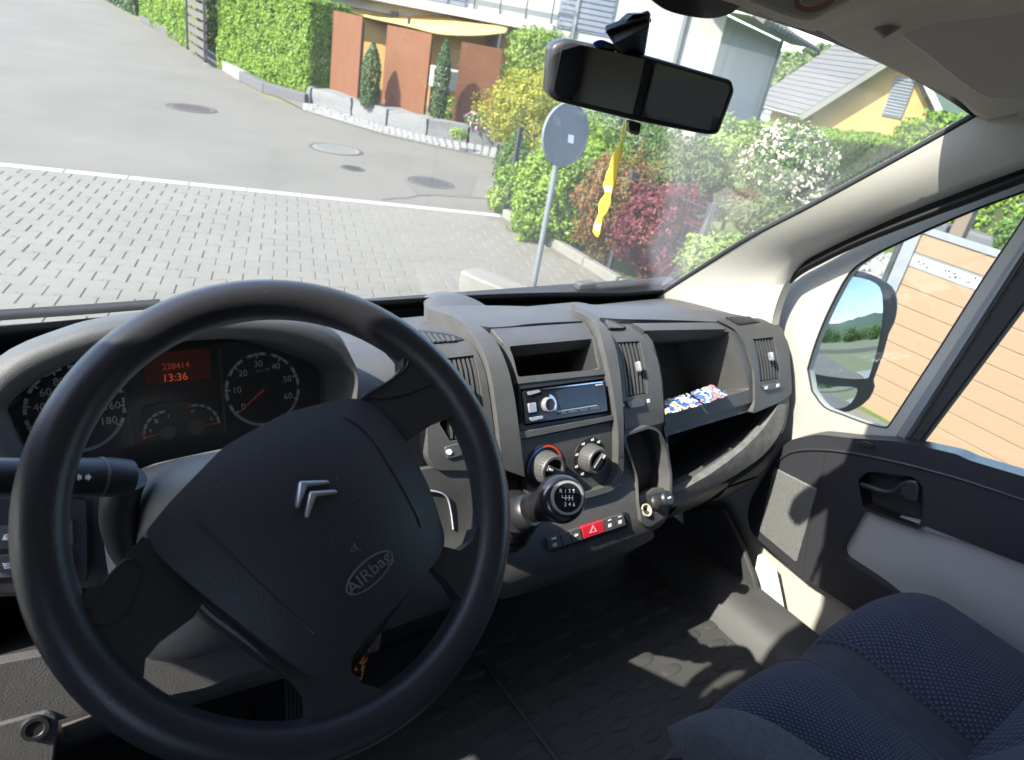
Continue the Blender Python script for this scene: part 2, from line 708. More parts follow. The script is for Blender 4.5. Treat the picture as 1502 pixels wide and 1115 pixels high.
def flat_poly(name, pts, z, m, kind='structure', thick=0.0, parent=None, cut=0):
    bm = poly2d([(p[0], p[1]) for p in pts])
    if cut: cut2d(bm, 0, min(p[0] for p in pts), max(p[0] for p in pts), cut); cut2d(bm, 1, min(p[1] for p in pts), max(p[1] for p in pts), cut)
    slab(bm, lambda u, v, o: V((u, v, z + o)), 0, thick)
    return mesh_obj(name, bm, m, parent, 0, kind=kind)


M.update(
    asphalt=mat('weathered asphalt', (.105, .098, .081), .9, 0, (260, .5, .004), (.55, .22, (.135, .126, .105))),
    soil=mat('meadow ground', (.10, .13, .045), .95, 0, (8, .5, .03), (3, .3, (.16, .15, .08))),
    lawn=mat('lawn', (0.066, 0.113, 0.020), .9, 0, (60, .8, .03), (4, .3, (0.101, 0.144, 0.027))),
    paver=mat('concrete paver', (.162, .153, .127), .85, 0, (180, .4, .002), (2.2, .3, (.130, .123, .102))),
    joint=mat('paver joint', (.118, .110, .090), .95),
    paleline=mat('pale edge stone', (0.359, 0.355, 0.335), .8, 0, (90, .3), (12, .3, (0.296, 0.292, 0.273))),
    granite=mat('granite', (.115, .115, .114), .8, 0, (60, .6, .01), (28, .25, (.20, .20, .196))),
    cobble=mat('pale cobble', (.25, .246, .23), .8, 0, (90, .4), (18, .3, (.19, .187, .175))),
    iron=mat('cast iron cover', (.055, .052, .050), .65, 0, (300, .5), (20, .3, (.085, .08, .075))),
    covercon=mat('concrete cover', (0.156, 0.154, 0.140), .9, 0, (200, .4)),
    darkkerb=mat('dark kerb', (.085, .085, .09), .8, 0, (90, .4)),
    corten=mat('rusted steel', (.165, .064, .024), .75, .1, (140, .4), (7, .3, (.120, .044, .016)), stretch=(1.4, 1.4, .35)),
    render_w=mat('white render', (.385, .370, .325), .85, 0, (300, .25), (2, .3, (.345, .332, .29))),
    render_y=mat('yellow render', (.42, .27, .085), .85, 0, (300, .25)),
    awning=mat('awning fabric', (.50, .355, .11), .8),
    concrete=mat('pale concrete', (.205, .197, .168), .85, 0, (120, .5), (9, .3, (.155, .148, .125))),
    rooftile=mat('grey roof tile', (0.101, 0.099, 0.097), .75, 0, (30, .3), (6, .3, (0.136, 0.133, 0.127))),
    shutter=mat('grey blue shutter', (0.156, 0.172, 0.203), .55),
    winglass=mat('window pane', (.06, .07, .08), .08),
    steel=mat('galvanised steel', (0.195, 0.211, 0.222), .5, .4, (60, .2), (14, .3, (0.242, 0.254, 0.261))),
    anth=mat('anthracite metal', (.05, .055, .06), .5, .3),
    wood_d=mat('dark weathered wood', (.10, .085, .075), .85, 0, (60, .4)),
    wpc=mat('light wood composite', (.218, .142, .084), .65, 0, (90, .2), (1, .35, (.240, .160, .097)), stretch=(6, 2.5, 34)),
    stonew=mat('white rubble', (.24, .235, .215), .85, 0, (70, .5)),
    bark=mat('bark', (.13, .10, .07), .9, 0, (60, .6)),
    petal=mat('cream petals', (.50, .455, .33), .7),
    pinkp=mat('pink petals', (0.562, 0.234, 0.390), .7),
    redp=mat('red petals', (0.546, 0.047, 0.023), .7),
    carpaint=mat('silver car paint', (.52, .56, .62), .25, .5),
)
L = dict(
    hedge=leafmat('hedge leaves', (0.083, 0.174, 0.010), (0.224, 0.349, 0.025)),
    laurel=leafmat('laurel leaves', (0.099, 0.199, 0.017), (0.266, 0.381, 0.042)),
    gold=leafmat('golden leaves', (.20, .24, .02), (.40, .36, .04)),
    green=leafmat('green leaves', (0.042, 0.100, 0.017), (0.121, 0.214, 0.036)),
    light=leafmat('light green leaves', (0.141, 0.241, 0.042), (0.298, 0.381, 0.083)),
    red=leafmat('red leaves', (.085, .018, .018), (.19, .042, .040)),
    photinia=leafmat('photinia leaves', (.12, .13, .025), (.27, .085, .035)),
    olive=leafmat('feathery leaves', (0.085, 0.121, 0.036), (0.170, 0.199, 0.065)),
    cypress=leafmat('cypress leaves', (0.017, 0.050, 0.014), (0.056, 0.113, 0.029), .15),
    far=leafmat('far leaves', (0.085, 0.127, 0.042), (0.170, 0.228, 0.071), .2),
    hill=mat('wooded hill', (.035, .06, .04), .95, 0, (0.5, .5, .5), (.12, .3, (.06, .095, .045))),
)


def leaves_bm(bm, rng, pts, size, droop=0.2):
    for p, out in pts:
        a = V((rng.gauss(0, 1), rng.gauss(0, 1), rng.gauss(0, 1)))
        nn = (out * 0.9 + a * .55 + V((0, 0, .3))).normalized()
        t = nn.cross(V((rng.gauss(0, 1), rng.gauss(0, 1), rng.gauss(0, 1)))).normalized()
        b = nn.cross(t)
        s = size * .70 * rng.uniform(.45, 1.5)
        c = bm.verts.new(p + nn * (s * .12))
        q = [bm.verts.new(p - t * s * .55), bm.verts.new(p + b * s * .3), bm.verts.new(p + t * s * .6 - nn * s * .15), bm.verts.new(p - b * s * .3)]
        bm.faces.new((q[0], q[1], c))
        bm.faces.new((q[1], q[2], c))
        bm.faces.new((q[2], q[3], c))
        bm.faces.new((q[3], q[0], c))


def crown_pts(rng, c, r, n, lump=.28, low=-1.0, fill=.35):
    """points through an uneven crown: clumps round an ellipsoid"""
    seed = V((rng.uniform(0, 90), rng.uniform(0, 90), rng.uniform(0, 90)))
    out = []
    while len(out) < n:
        d = V((rng.gauss(0, 1), rng.gauss(0, 1), rng.gauss(0, 1))).normalized()
        if d.z < low: continue
        k = 1 + lump * 1.6 * noise.noise(d * 2.1 + seed) + lump * noise.noise(d * 5.0 + seed)
        if noise.noise(d * 3.3 + seed * 2) < -.42 and rng.random() < .75: continue
        rad = k * (1 - fill * rng.random() ** 2.2)
        out.append((c + V((d.x * r[0], d.y * r[1], d.z * r[2])) * rad, d))
    return out


def bush(name, label, cat, px, py, z, rx, ry, leaf, n, size=.06, group=None, trunk=True, deep=None, flowers=None, seed=1, lump=.28, base=None):
    """a shrub or crown: centre seen at a pixel of the photograph, at its own distance z"""
    rng = random.Random(seed)
    c = P(px, py, d=z)
    a, b = rx * z / FPX, ry * z / FPX
    rad = V((a, deep or a, b))
    floor = G if base is None else base
    t = thing(name, V((c.x, c.y, floor)), label, cat, group)
    bm = bmesh.new()
    leaves_bm(bm, rng, crown_pts(rng, c, rad, int(n * 2.1), lump), size)
    cr = mesh_obj('crown', bm, leaf, t, 0)
    if trunk:
        bm = bmesh.new()
        h0 = V((c.x, c.y, floor - .02))
        if c.z - floor > .15:
            tube_bm(bm, [h0, h0.lerp(c, .5) + V((.02, .01, 0)), c], [.05 * a + .012, .04 * a + .01, .02 * a + .005], 7)
            for k in range(5):
                d = V((rng.uniform(-1, 1), rng.uniform(-1, 1), rng.uniform(.1, .9))).normalized()
                s = h0.lerp(c, rng.uniform(.4, .9))
                tube_bm(bm, [s, c + V((d.x * rad.x, d.y * rad.y, d.z * rad.z)) * .75], [.025 * a + .006, .005], 5)
            mesh_obj('trunk', bm, M['bark'], t, 60)
    if flowers:
        bm = bmesh.new()
        for p, d in crown_pts(rng, c, rad * 1.02, flowers[1] * 3, lump, -.5, .05)[:flowers[1]]:
            for k in range(flowers[3]):
                q = p + V((rng.gauss(0, 1), rng.gauss(0, 1), rng.gauss(0, .6))) * flowers[2] * .8
                leaves_bm(bm, rng, [(q, d)], flowers[2])
        mesh_obj('blossoms', bm, flowers[0], t, 0, kind='stuff')
    return t


def hedge(name, label, a, b, depth, ztop, leaf, n, size, seed, group=None, cat='hedge', zlow=None, side=1):
    """clipped hedge: front foot line a-b, given depth and top"""
    rng = random.Random(seed)
    z0 = (zlow if zlow is not None else G)
    a, b = V((a.x, a.y, z0)), V((b.x, b.y, z0))
    e = (b - a).normalized()
    w = V((-e.y, e.x, 0)) * side
    h = ztop - z0
    t = thing(name, a, label, cat, group)
    ln = (b - a).length
    m = leaf
    bm = bmesh.new()
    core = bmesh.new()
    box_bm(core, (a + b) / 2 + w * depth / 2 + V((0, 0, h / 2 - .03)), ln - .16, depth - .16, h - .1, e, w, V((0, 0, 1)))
    mesh_obj('shade_core', core, M['hedgecore'], t, 0)  # solid dark box added to stop light passing through the leaves
    pts = []
    areas = [(ln * h, 0), (depth * h, 1), (depth * h, 2), (ln * depth, 3)]
    tot = sum(x for x, _ in areas)
    for ar, k in areas:
        for _ in range(int(1.7 * n * ar / tot)):
            u, v, d = rng.random(), rng.random(), abs(rng.gauss(0, .05)) - .02
            if k == 0: p, o = a + e * u * ln + w * d + V((0, 0, v * h)), -w
            elif k == 1: p, o = a + w * u * depth + e * d + V((0, 0, v * h)), -e
            elif k == 2: p, o = b + w * u * depth - e * d + V((0, 0, v * h)), e
            else: p, o = a + e * u * ln + w * v * depth + V((0, 0, h - d)), V((0, 0, 1))
            q = p * 2.2
            p = p + o * (.09 * noise.noise(q) + .05 * noise.noise(q * 3))
            if noise.noise(p * 4.5) < -.38 and rng.random() < .8: continue
            pts.append((p, o))
    leaves_bm(bm, rng, pts, size)
    mesh_obj('foliage', bm, m, t, 0)
    return t


M['hedgecore'] = mat('hedge shade core', (.035, .05, .015), .95)  # dark colour of the added light-blocking core

# --- ground, road, paving
flat_poly('ground', [(-700, -700), (700, -700), (700, 900), (-700, 900)], G - .03, M['soil'])
rd = [(-40, -60), (5.22, -60), (5.22, 3), (5.3, 7.0), tuple(g(745, 300)[:2]), tuple(g(729, 228)[:2]), tuple(g(646, 212)[:2]), tuple(g(563, 195)[:2]), tuple(g(450, 162)[:2]), tuple(g(385, 140)[:2]),
      tuple(g(310, 92)[:2]), tuple(g(280, 68)[:2]), (5.75, 30), (6.5, 45), (9, 60), (14, 90), (2, 90), (-3, 60), (-40, 62)]
flat_poly('road', rd, G - .012, M['asphalt'])
lineA, lineB = g(0, 243), g(735, 318)
ea = (lineB - lineA).normalized()
eb = V((-ea.y, ea.x, 0))
if eb.y > 0: eb = -eb                                   # towards the van
lineA = lineA - ea * 3.0
flat_poly('paving', [lineA[:2], lineB[:2], (5.14, 4.2), (5.2, -1), (-4, -1), tuple((lineA + eb * 9)[:2])], G + .0035, M['joint'])
pv = bpy.data.objects['paving']
# edge stones that read as the white line
nst = 14
Ls = (lineB - lineA).length / nst
for i in range(nst):
    c = lineA + ea * (Ls * (i + .5)) - eb * .03
    bm = bmesh.new()
    box_bm(bm, V((c.x, c.y, G - .02)), Ls - .008, .115, .06, ea, eb, V((0, 0, 1)))
    o = mesh_obj('edge_stone', bm, M['paleline'], pv, 0, .006, 1)
# double-T concrete pavers
LX, LY, A_ = .222, .164, .011
ol = [(-.5, .5, 1), (-.27, .5, 1), (-.17, .5, -1), (.17, .5, -1), (.27, .5, 1), (.5, .5, 1), (.5, -.5, -1), (.27, -.5, -1), (.17, -.5, 1), (-.17, -.5, 1), (-.27, -.5, -1), (-.5, -.5, -1)]


def paver_bm(bm, c, dz, tilt):
    top, mid, low = [], [], []
    for x, y, s in ol:
        gx, gy = (x * (LX - .005)), y * (LY - .003) + s * A_ * .9
        for lst, k, z in ((top, .955, .010), (mid, 1.0, .004), (low, 1.0, -.006)):
            p = c + ea * (gx * k) + eb * (gy * k)
            lst.append(bm.verts.new((p.x, p.y, G + z + dz + tilt * gx)))
    bm.faces.new(top)
    for a, b in ((top, mid), (mid, low)):
        for i in range(12): bm.faces.new((a[i], b[i], b[(i + 1) % 12], a[(i + 1) % 12]))


cells = []
for j in range(44):
    for i in range(-2, 46):
        c = lineA + ea * (LX * (i + (.5 if j % 2 else 0))) + eb * (.085 + LY * (j + .5))
        if c.x > 5.05 - max(0, (4.2 - c.y)) * 0 or (c - lineA).dot(ea) < .1: continue
        if c.y < 2.6 or c.x < -2.6: continue
        d = (c + V((0, 0, G)) - CAM)
        z = d.dot(FW)
        if z < .5: continue
        X, Y = CX + FPX * d.dot(RI) / z, CY - FPX * d.dot(UI) / z
        seen = -30 < X < 900 and 225 < Y < 462
        cells.append((not seen, z, c))
cells.sort(key=lambda q: q[:2])
rp = random.Random(3)
for k, (hid, z, c) in enumerate(cells[:300]):
    bm = bmesh.new()
    paver_bm(bm, c, rp.uniform(-.0015, .002), rp.uniform(-.012, .012))
    mesh_obj('paving_stone', bm, M['paver'], pv, 0)
bm = bmesh.new()
for hid, z, c in cells[300:]: paver_bm(bm, c, rp.uniform(-.0015, .002), rp.uniform(-.012, .012))
mesh_obj('paving_stones_far', bm, M['paver'], pv, 0, kind='stuff').name = 'paving_stone_field'
# foot kerb of the garden fence
K0, K1 = g(735, 318), g(952, 452)
kd = (K1 - K0).normalized()
kn = V((-kd.y, kd.x, 0))
if kn.x < 0: kn = -kn
gk = thing('garden_kerb', K0, 'low pale kerb along the foot of the dark garden fence', 'kerb')
for i in range(5):
    c = K0 + kd * (.45 + i * .9) + kn * .05
    bm = bmesh.new()
    box_bm(bm, V((c.x, c.y, G + .03)), .892, .09, .14, kd, kn, V((0, 0, 1)))
    mesh_obj('kerb_stone', bm, M['concrete'], gk, 0, .01, 2)
flat_poly('garden_soil', [(K0 + kn * .1)[:2], (K1 + kn * .1 + kd * 3)[:2], (40, -4), (40, 30), (8.6, 12.0)], G - .004, M['lawn'])
flat_poly('verge', [g(729, 222)[:2], g(646, 204)[:2], g(563, 187)[:2], g(457, 155)[:2], g(385, 132)[:2], g(310, 84)[:2], g(285, 62)[:2], (6, 30), (7, 45), (20, 60), (40, 30), (8.6, 12.0)], G - .008, M['soil'])

# --- manhole covers lying in the road
def cover(px, py, r, m, label):
    c = g(px, py)
    t = thing('manhole_cover', c, label, 'manhole cover', 'covers in the asphalt road')
    mesh_obj('frame', lathe_bm(bmesh.new(), [(r * 1.13, -.011), (r * 1.13, .004), (r * 1.02, .005), (r * 1.02, -.002)], V((c.x, c.y, G - .008)), (0, 0, 1), 32), M['iron'], t, 30)
    bm = lathe_bm(bmesh.new(), [(0, .003), (r, .003), (r, -.006)], V((c.x, c.y, G - .008)), (0, 0, 1), 32)
    mesh_obj('lid', bm, m, t, 30)
    bm = bmesh.new()
    for i in range(-3, 4):
        w = math.sqrt(max(0, 1 - (i / 4) ** 2)) * r * 1.6
        box_bm(bm, V((c.x, c.y + i * r / 4.2, G - .004)), w, .018, .006)
    mesh_obj('ribs', bm, m, t, 0, kind='stuff')


def crack(px, w, seed):
    rng = random.Random(seed)
    q = [g(x, y) for x, y in px]
    q = crom(q, 8)
    bm = bmesh.new()
    for side in (0,):
        a = []
        for i, p in enumerate(q):
            t = (q[min(i + 1, len(q) - 1)] - q[max(i - 1, 0)]).normalized()
            n = V((-t.y, t.x, 0))
            p = p + n * (.10 * noise.noise(V((i * .45, seed, 0))))
            ww = w * rng.uniform(.6, 1.3)
            a.append((bm.verts.new((p.x + n.x * ww, p.y + n.y * ww, G - .006)), bm.verts.new((p.x - n.x * ww, p.y - n.y * ww, G - .006))))
        for (p0, p1), (q0, q1) in zip(a, a[1:]): bm.faces.new((p0, p1, q1, q0))
    mesh_obj('tar_seam', bm, M['tar'], bpy.data.objects['road'], 0)


M['tar'] = mat('tar seam', (.092, .086, .071), .8)
M['patch'] = mat('newer asphalt', (.098, .092, .077), .9, 0, (260, .5, .004), (2.5, .3, (.118, .110, .093)))
crack([(560, 292), (640, 285), (712, 290)], .016, 4)
flat_poly('road_patch', [g(x, y)[:2] for x, y in ((590, 262), (650, 248), (700, 258), (690, 290), (610, 284))], G - .0085, M['patch'], parent=bpy.data.objects['road'])
cover(281, 158, .36, mat('reddish iron', (.085, .066, .062), .7), 'reddish iron manhole cover farthest up the road')
cover(493, 218, .36, M['covercon'], 'pale concrete manhole cover in a dark ring')
cover(632, 267, .30, M['iron'], 'dark round manhole cover nearest the fence corner')
cover(517, 246, .15, M['iron'], 'small dark valve cap between two larger covers')

# --- pale cobble strip and granite block wall at the road edge
cb = tag(flat_poly('cobble_strip', [g(450, 163)[:2], g(563, 197)[:2], g(646, 216)[:2], g(727, 233)[:2], g(731, 217)[:2], g(630, 199)[:2], g(565, 184)[:2], g(514, 169)[:2], g(447, 149)[:2], g(405, 140)[:2]], G - .003, M['joint']), kind='structure')
bm = bmesh.new()
rc = random.Random(5)
lo = [g(447, 161), g(563, 195), g(646, 214), g(727, 231)]
hi = [g(447, 150), g(563, 185), g(640, 201), g(731, 218)]
for k in range(3):
    nseg = max(2, int((lo[k + 1] - lo[k]).length / .115))
    for i in range(nseg):
        u = (i + .5) / nseg
        a, b = lo[k].lerp(lo[k + 1], u), hi[k].lerp(hi[k + 1], u)
        e1 = (lo[k + 1] - lo[k]).normalized()
        e2 = V((-e1.y, e1.x, 0))
        nn = max(3, int((b - a).length / .12))
        for j in range(nn):
            c = a.lerp(b, (j + .5) / nn)
            box_bm(bm, V((c.x, c.y, G + .004 + rc.uniform(-.003, .004))), min(.113, .108 + rc.uniform(-.008, .006)), .112 + rc.uniform(-.008, .006), .02, e1, e2, V((0, 0, 1)))
mesh_obj('cobbles', bm, M['cobble'], cb, 0, kind='stuff')

gw = thing('granite_block_wall', g(590, 192), 'low wall of rough grey granite blocks under the rusted panels', 'garden wall')
joints = [(447, 151), (457, 153), (514, 170), (565, 185), (624, 200), (686, 211), (731, 218)]
rg = random.Random(9)
for (x0, y0), (x1, y1) in zip(joints, joints[1:]):
    a, b = g(x0, y0), g(x1, y1)
    e = (b - a).normalized()
    n = V((-e.y, e.x, 0))
    if n.y < 0: n = -n
    ln = (b - a).length
    bm = bmesh.new()
    box_bm(bm, (a + b) / 2 + n * .21 + V((0, 0, .15)), ln - .05, .40, .34, e, n, V((0, 0, 1)))
    bmesh.ops.subdivide_edges(bm, edges=bm.edges[:], cuts=3, use_grid_fill=True)
    for v in bm.verts: v.co += V((noise.noise(v.co * 5), noise.noise(v.co * 5 + V((9, 0, 0))), noise.noise(v.co * 5 + V((0, 9, 0))))) * .035
    mesh_obj('granite_block', bm, M['granite'], gw, 50)
bm = bmesh.new()
hk = thing('hedge_kerb', g(340, 112), 'low dark kerb at the foot of the clipped hedges', 'kerb')
kp = [g(205, 30), g(250, 55), g(288, 76), g(318, 97), g(350, 117), g(385, 135), g(447, 152)]
for i, (a, b) in enumerate(zip(kp, kp[1:])):
    e = (b - a).normalized()
    n = V((-e.y, e.x, 0))
    if n.x < 0: n = -n
    bm = bmesh.new()
    box_bm(bm, (a + b) / 2 + n * .1 + V((0, 0, .08)), (b - a).length - .02, .2, .22, e, n, V((0, 0, 1)))
    mesh_obj('kerb_stone', bm, M['cobble'] if i == 3 else M['darkkerb'], hk, 0, .02, 2)

# --- clipped hedges beyond the road, slatted gate between
hedge('clipped_hedge', 'large bright green clipped hedge left of the rusted panels', g(320, 93, .1), g(450, 139, .1), .95, 1.55, L['hedge'], 20000, .10, 11, 'clipped hedges along the street')
hedge('clipped_hedge', 'clipped green hedge farther up the road beside the slatted gate', g(205, 24, .1), g(287, 72, .1), 2.2, 1.9, L['hedge'], 14000, .13, 12, 'clipped hedges along the street')
hedge('clipped_hedge', 'dark hedge end at the top edge farthest up the road', g(150, -6, .1), g(196, 18, .1), 2.2, 1.5, L['cypress'], 5000, .2, 13, 'clipped hedges along the street')
sa, sb = g(292, 74, .1), g(318, 92, .1)
gt = thing('slatted_gate', sa, 'dark horizontal slatted gate between the two clipped hedges', 'gate')
e = (sb - sa).normalized()
nn = V((-e.y, e.x, 0))
wd = (sb - sa).length
for k in range(9):
    bm = bmesh.new()
    box_bm(bm, (sa + sb) / 2 + nn * -.25 + V((0, 0, .12 + k * .21)), wd + .3, .03, .14, e, nn, V((0, 0, 1)))
    mesh_obj('slat', bm, M['wood_d'], gt, 0)
for s in (-.02, 1.02):
    bm = bmesh.new()
    box_bm(bm, sa.lerp(sb, s) + nn * -.28 + V((0, 0, .95)), .09, .05, 1.95, e, nn, V((0, 0, 1)))
    mesh_obj('gate_post', bm, M['anth'], gt, 0)

# --- rusted steel screens
def corten(bl, br, ztop, label):
    a, b = g(bl[0], bl[1], .28), g(br[0], br[1], .28)
    e = (b - a).normalized()
    n = V((-e.y, e.x, 0))
    t = thing('rusted_steel_screen', (a + b) / 2, label, 'garden screen', 'rusted steel screens behind the granite wall')
    h = ztop - a.z + .05
    bm = bmesh.new()
    box_bm(bm, (a + b) / 2 + V((0, 0, h / 2 - .05)), (b - a).length, .02, h, e, n, V((0, 0, 1)))
    mesh_obj('sheet', bm, M['corten'], t, 0, .003)
    for s in (.04, .96):
        bm = bmesh.new()
        box_bm(bm, a.lerp(b, s) + n * .04 + V((0, 0, h / 2 - .1)), .06, .06, h - .06, e, n, V((0, 0, 1)))
        mesh_obj('post', bm, M['corten'], t, 0)


def ztop(px, py, base):
    b = g(base[0], base[1], .28)
    r = ray(px, py)
    k = math.hypot(b.x, b.y) / math.hypot(r.x, r.y)
    return CAM.z + r.z * k


corten((484, 132), (524, 147), ztop(489, 15, (484, 132)), 'leftmost rusted screen beside the clipped hedge')
corten((559, 154), (621, 171), ztop(600, 43, (590, 162)), 'middle rusted screen between two columnar cypresses')
corten((663, 176), (721, 186), ztop(708, 67, (690, 181)), 'rightmost and darkest rusted screen above the pink flowers')

# --- columnar cypresses and small plants on the bank
def cypress(px_b, py_b, px_t, py_t, wpx, label, seed):
    b = g(px_b, py_b, .28)
    zt = ztop(px_t, py_t, (px_b, py_b))
    zz = (b - CAM).dot(FW)
    r = wpx * zz / FPX / 2
    rng = random.Random(seed)
    t = thing('columnar_cypress', b, label, 'cypress', 'columnar cypresses between the rusted screens')
    h = zt - b.z
    pts = []
    for _ in range(2600):
        u = rng.random()
        rr = r * min(1, 1.9 * (1 - u) ** .7) * (.75 + .25 * math.sqrt(u + .05)) * (1 + .18 * noise.noise(V((u * 6, seed, 0)))) * (1 - .3 * rng.random() ** 2)
        an = rng.uniform(0, 6.283)
        pts.append((b + V((math.cos(an) * rr, math.sin(an) * rr, u * h)), V((math.cos(an), math.sin(an), .8)).normalized()))
    bm = bmesh.new()
    leaves_bm(bm, rng, pts, .07)
    mesh_obj('crown', bm, L['cypress'], t, 0)
    tube('trunk', [b - V((0, 0, .05)), b + V((0, 0, h * .8))], [.05, .02], M['bark'], t, 7)


cypress(541, 155, 548, 62, 30, 'slim dark cypress between the left and middle rusted screens', 21)
cypress(641, 176, 655, 58, 25, 'pointed cypress between the middle and right rusted screens', 22)
bush('flowering_plant', 'small straw-coloured plant with red blooms at the hedge corner', 'plant', 490, 128, 17.3, 14, 14, L['gold'], 260, .08, trunk=False, flowers=(M['redp'], 5, .06, 2), seed=31)
bush('flowering_plant', 'pink flowering plants at the foot of the right rusted screen', 'flowers', 706, 178, 13.6, 22, 14, L['green'], 300, .08, trunk=False, flowers=(M['pinkp'], 26, .09, 3), seed=32)
bush('leafy_plant', 'yellow-green feathery plant behind the left cypress', 'plant', 545, 66, 19.5, 30, 30, L['light'], 700, .16, seed=33)
bush('leafy_plant', 'low green tuft on the granite wall beside the middle screen', 'plant', 672, 196, 12.6, 13, 9, L['light'], 160, .06, trunk=False, seed=34)
bush('leafy_plant', 'low grass tuft between cypress and right rusted screen', 'plant', 657, 160, 15.5, 16, 16, L['light'], 300, .09, trunk=False, seed=35)

# --- apartment house with balcony, yellow ground floor and awning
K = V((14.55, 12.2, G))
fd = V((-.766, .643, 0))                                 # along the front, to the left
sd = V((.895, .446, 0))                                  # along the side wall, away
ah = thing('apartment_house', K, 'white apartment house with railed balcony behind the rusted screens', 'house')


def wallbox(name, a, d, ln, thick, z0, z1, m, parent, out, bevel=0):
    bm = bmesh.new()
    d = V(d).normalized()
    n = V(out).normalized()
    box_bm(bm, V(a) + d * ln / 2 - n * thick / 2 + V((0, 0, (z0 + z1) / 2 - V(a).z)), ln, thick, z1 - z0, d, n, V((0, 0, 1)))
    return mesh_obj(name, bm, m, parent, 0, bevel)


fo = V((-.643, -.766, 0))                                # front faces the street
so_ = V((.446, -.895, 0))
wallbox('front_wall', K, fd, 9.6, .3, 1.55, 4.6, M['render_w'], ah, fo)
wallbox('ground_floor_wall', K + fd * .0, fd, 4.5, .3, G, 1.548, M['render_w'], ah, fo)
wallbox('terrace_wall', K + fd * 4.5 - fo * .1, fd, 4.9, .3, G, 1.6, M['render_y'], ah, fo)
wallbox('side_wall', K - fo * .3, sd, 8.6, .3, G, 2.86, M['render_w'], ah, so_)
wallbox('balcony_slab', K + fd * 3.9 + fo * .5, fd, 6.2, .5, 1.78, 1.98, M['render_w'], ah, fo)
for k in range(2):
    wallbox('terrace_post', K + fd * (5.2 + k * 2.4) + fo * .1, fd, .16, .16, G, 1.62, M['wood_d'], ah, fo)
rl = wallbox('balcony_rail', K + fd * 3.9 + fo * .48, fd, 6.2, .05, 2.82, 2.87, M['anth'], ah, fo)
for k in range(11):
    wallbox('baluster', K + fd * (3.95 + k * .6) + fo * .47, fd, .03, .03, 1.98, 2.82, M['anth'], rl, fo)
for s, w in ((2.55, 1.3), (6.0, 1.8)):
    f = wallbox('window', K + fd * s + fo * .03, fd, w, .06, 1.95, 3.6, M['shutter'], ah, fo)
    for j in range(14):
        wallbox('shutter_slat', K + fd * (s + .04) + fo * .05, fd, w - .08, .03, 2.0 + j * .115, 2.085 + j * .115, M['shutter'], f, fo)
wallbox('downpipe', K + fd * .9 + fo * .09, fd, .08, .08, G, 4.6, M['steel'], ah, fo)
wallbox('downpipe', K + sd * 7.9 + so_ * .09, sd, .1, .1, G, 2.86, M['steel'], ah, so_)
wallbox('downpipe', K + fd * 3.4 + fo * .09, fd, .08, .08, 1.6, 4.6, M['steel'], ah, fo)
# tiled roof along the side wall, courses stepped
eav = K + so_ * .75 - sd * .9
rf = None
bm = bmesh.new()
for j in range(14):
    a = eav - so_ * (.34 * j) + V((0, 0, 2.90 - G + .17 * j))
    box_bm(bm, a + sd * 5.6 - so_ * .2 + V((0, 0, .03)), 11.2, .44, .045, sd, (so_ * -1 + V((0, 0, .42))).normalized(), V((so_.x * .42, so_.y * .42, 1)).normalized())
    for i in range(37):
        c = a + sd * (.15 + i * .3) - so_ * .2 + V((0, 0, .055))
        box_bm(bm, c, .1, .44, .05, sd, (so_ * -1 + V((0, 0, .42))).normalized(), V((so_.x * .42, so_.y * .42, 1)).normalized())
for i in range(37):
    box_bm(bm, eav + so_ * .12 + sd * (.15 + i * .3) + V((0, 0, 2.86 - G + (.03 if i % 2 else 0))), .24, .34, .11, sd, (so_ * -1 + V((0, 0, .42))).normalized(), V((so_.x * .42, so_.y * .42, 1)).normalized())
mesh_obj('roof_tiles', bm, M['rooftile'], ah, 0, kind='stuff')
wallbox('soffit', eav + so_ * .02, sd, 11, .75, 2.86, 2.89, M['render_w'], ah, so_)
# awning over the terrace: sloped cloth on a frame
aw = thing('awning', K + fd * 8, 'yellow fabric awning stretched over the terrace above the rusted screens', 'awning')
lowp = [(480, 7, 17.3), (512, 16, 17.0), (545, 26, 16.6), (600, 38, 16.0), (646, 49, 15.5), (700, 51, 15.0), (742, 47, 14.7)]
topp = [(481, 2, 18.9), (516, 2, 18.6), (555, 2, 18.2), (610, 5, 17.6), (655, 15, 17.1), (705, 32, 16.6), (745, 41, 16.2)]
lo_c = crom([P(x, y, d=d) for x, y, d in lowp], 4)
to_c = crom([P(x, y, d=d) for x, y, d in topp], 4)
o = loft('cloth', [[a.lerp(b, k) - V((0, 0, .06 * math.sin(k * 3.14))) for a, b in zip(lo_c, to_c)] for k in (0, .25, .5, .75, 1)], M['awning'], aw, smooth=60, thick=.015)
fl_, fr_ = lo_c[0], lo_c[-1]
tube('front_bar', lo_c, .03, M['awning'], aw, 8)
for s in (.02, .5, .98):
    q = fl_.lerp(fr_, s)
    tube('post', [V((q.x, q.y, G)), q], .04, M['anth'], aw, 8)
# terrace table cloth seen between screens
tt = thing('garden_table', g(652, 140, .2), 'white-covered table standing on the terrace between cypress and screen', 'table')
c = P(672, 118, d=16.6)
box('table_cloth', c, (1.3, .8, .45), M['render_w'], tt, .03)
for sx in (-.5, .5):
    for sy in (-.3, .3): box('leg', (c.x + sx, c.y + sy, (c.z - .2 + G) / 2), (.05, .05, c.z - .2 - G), M['anth'], tt)

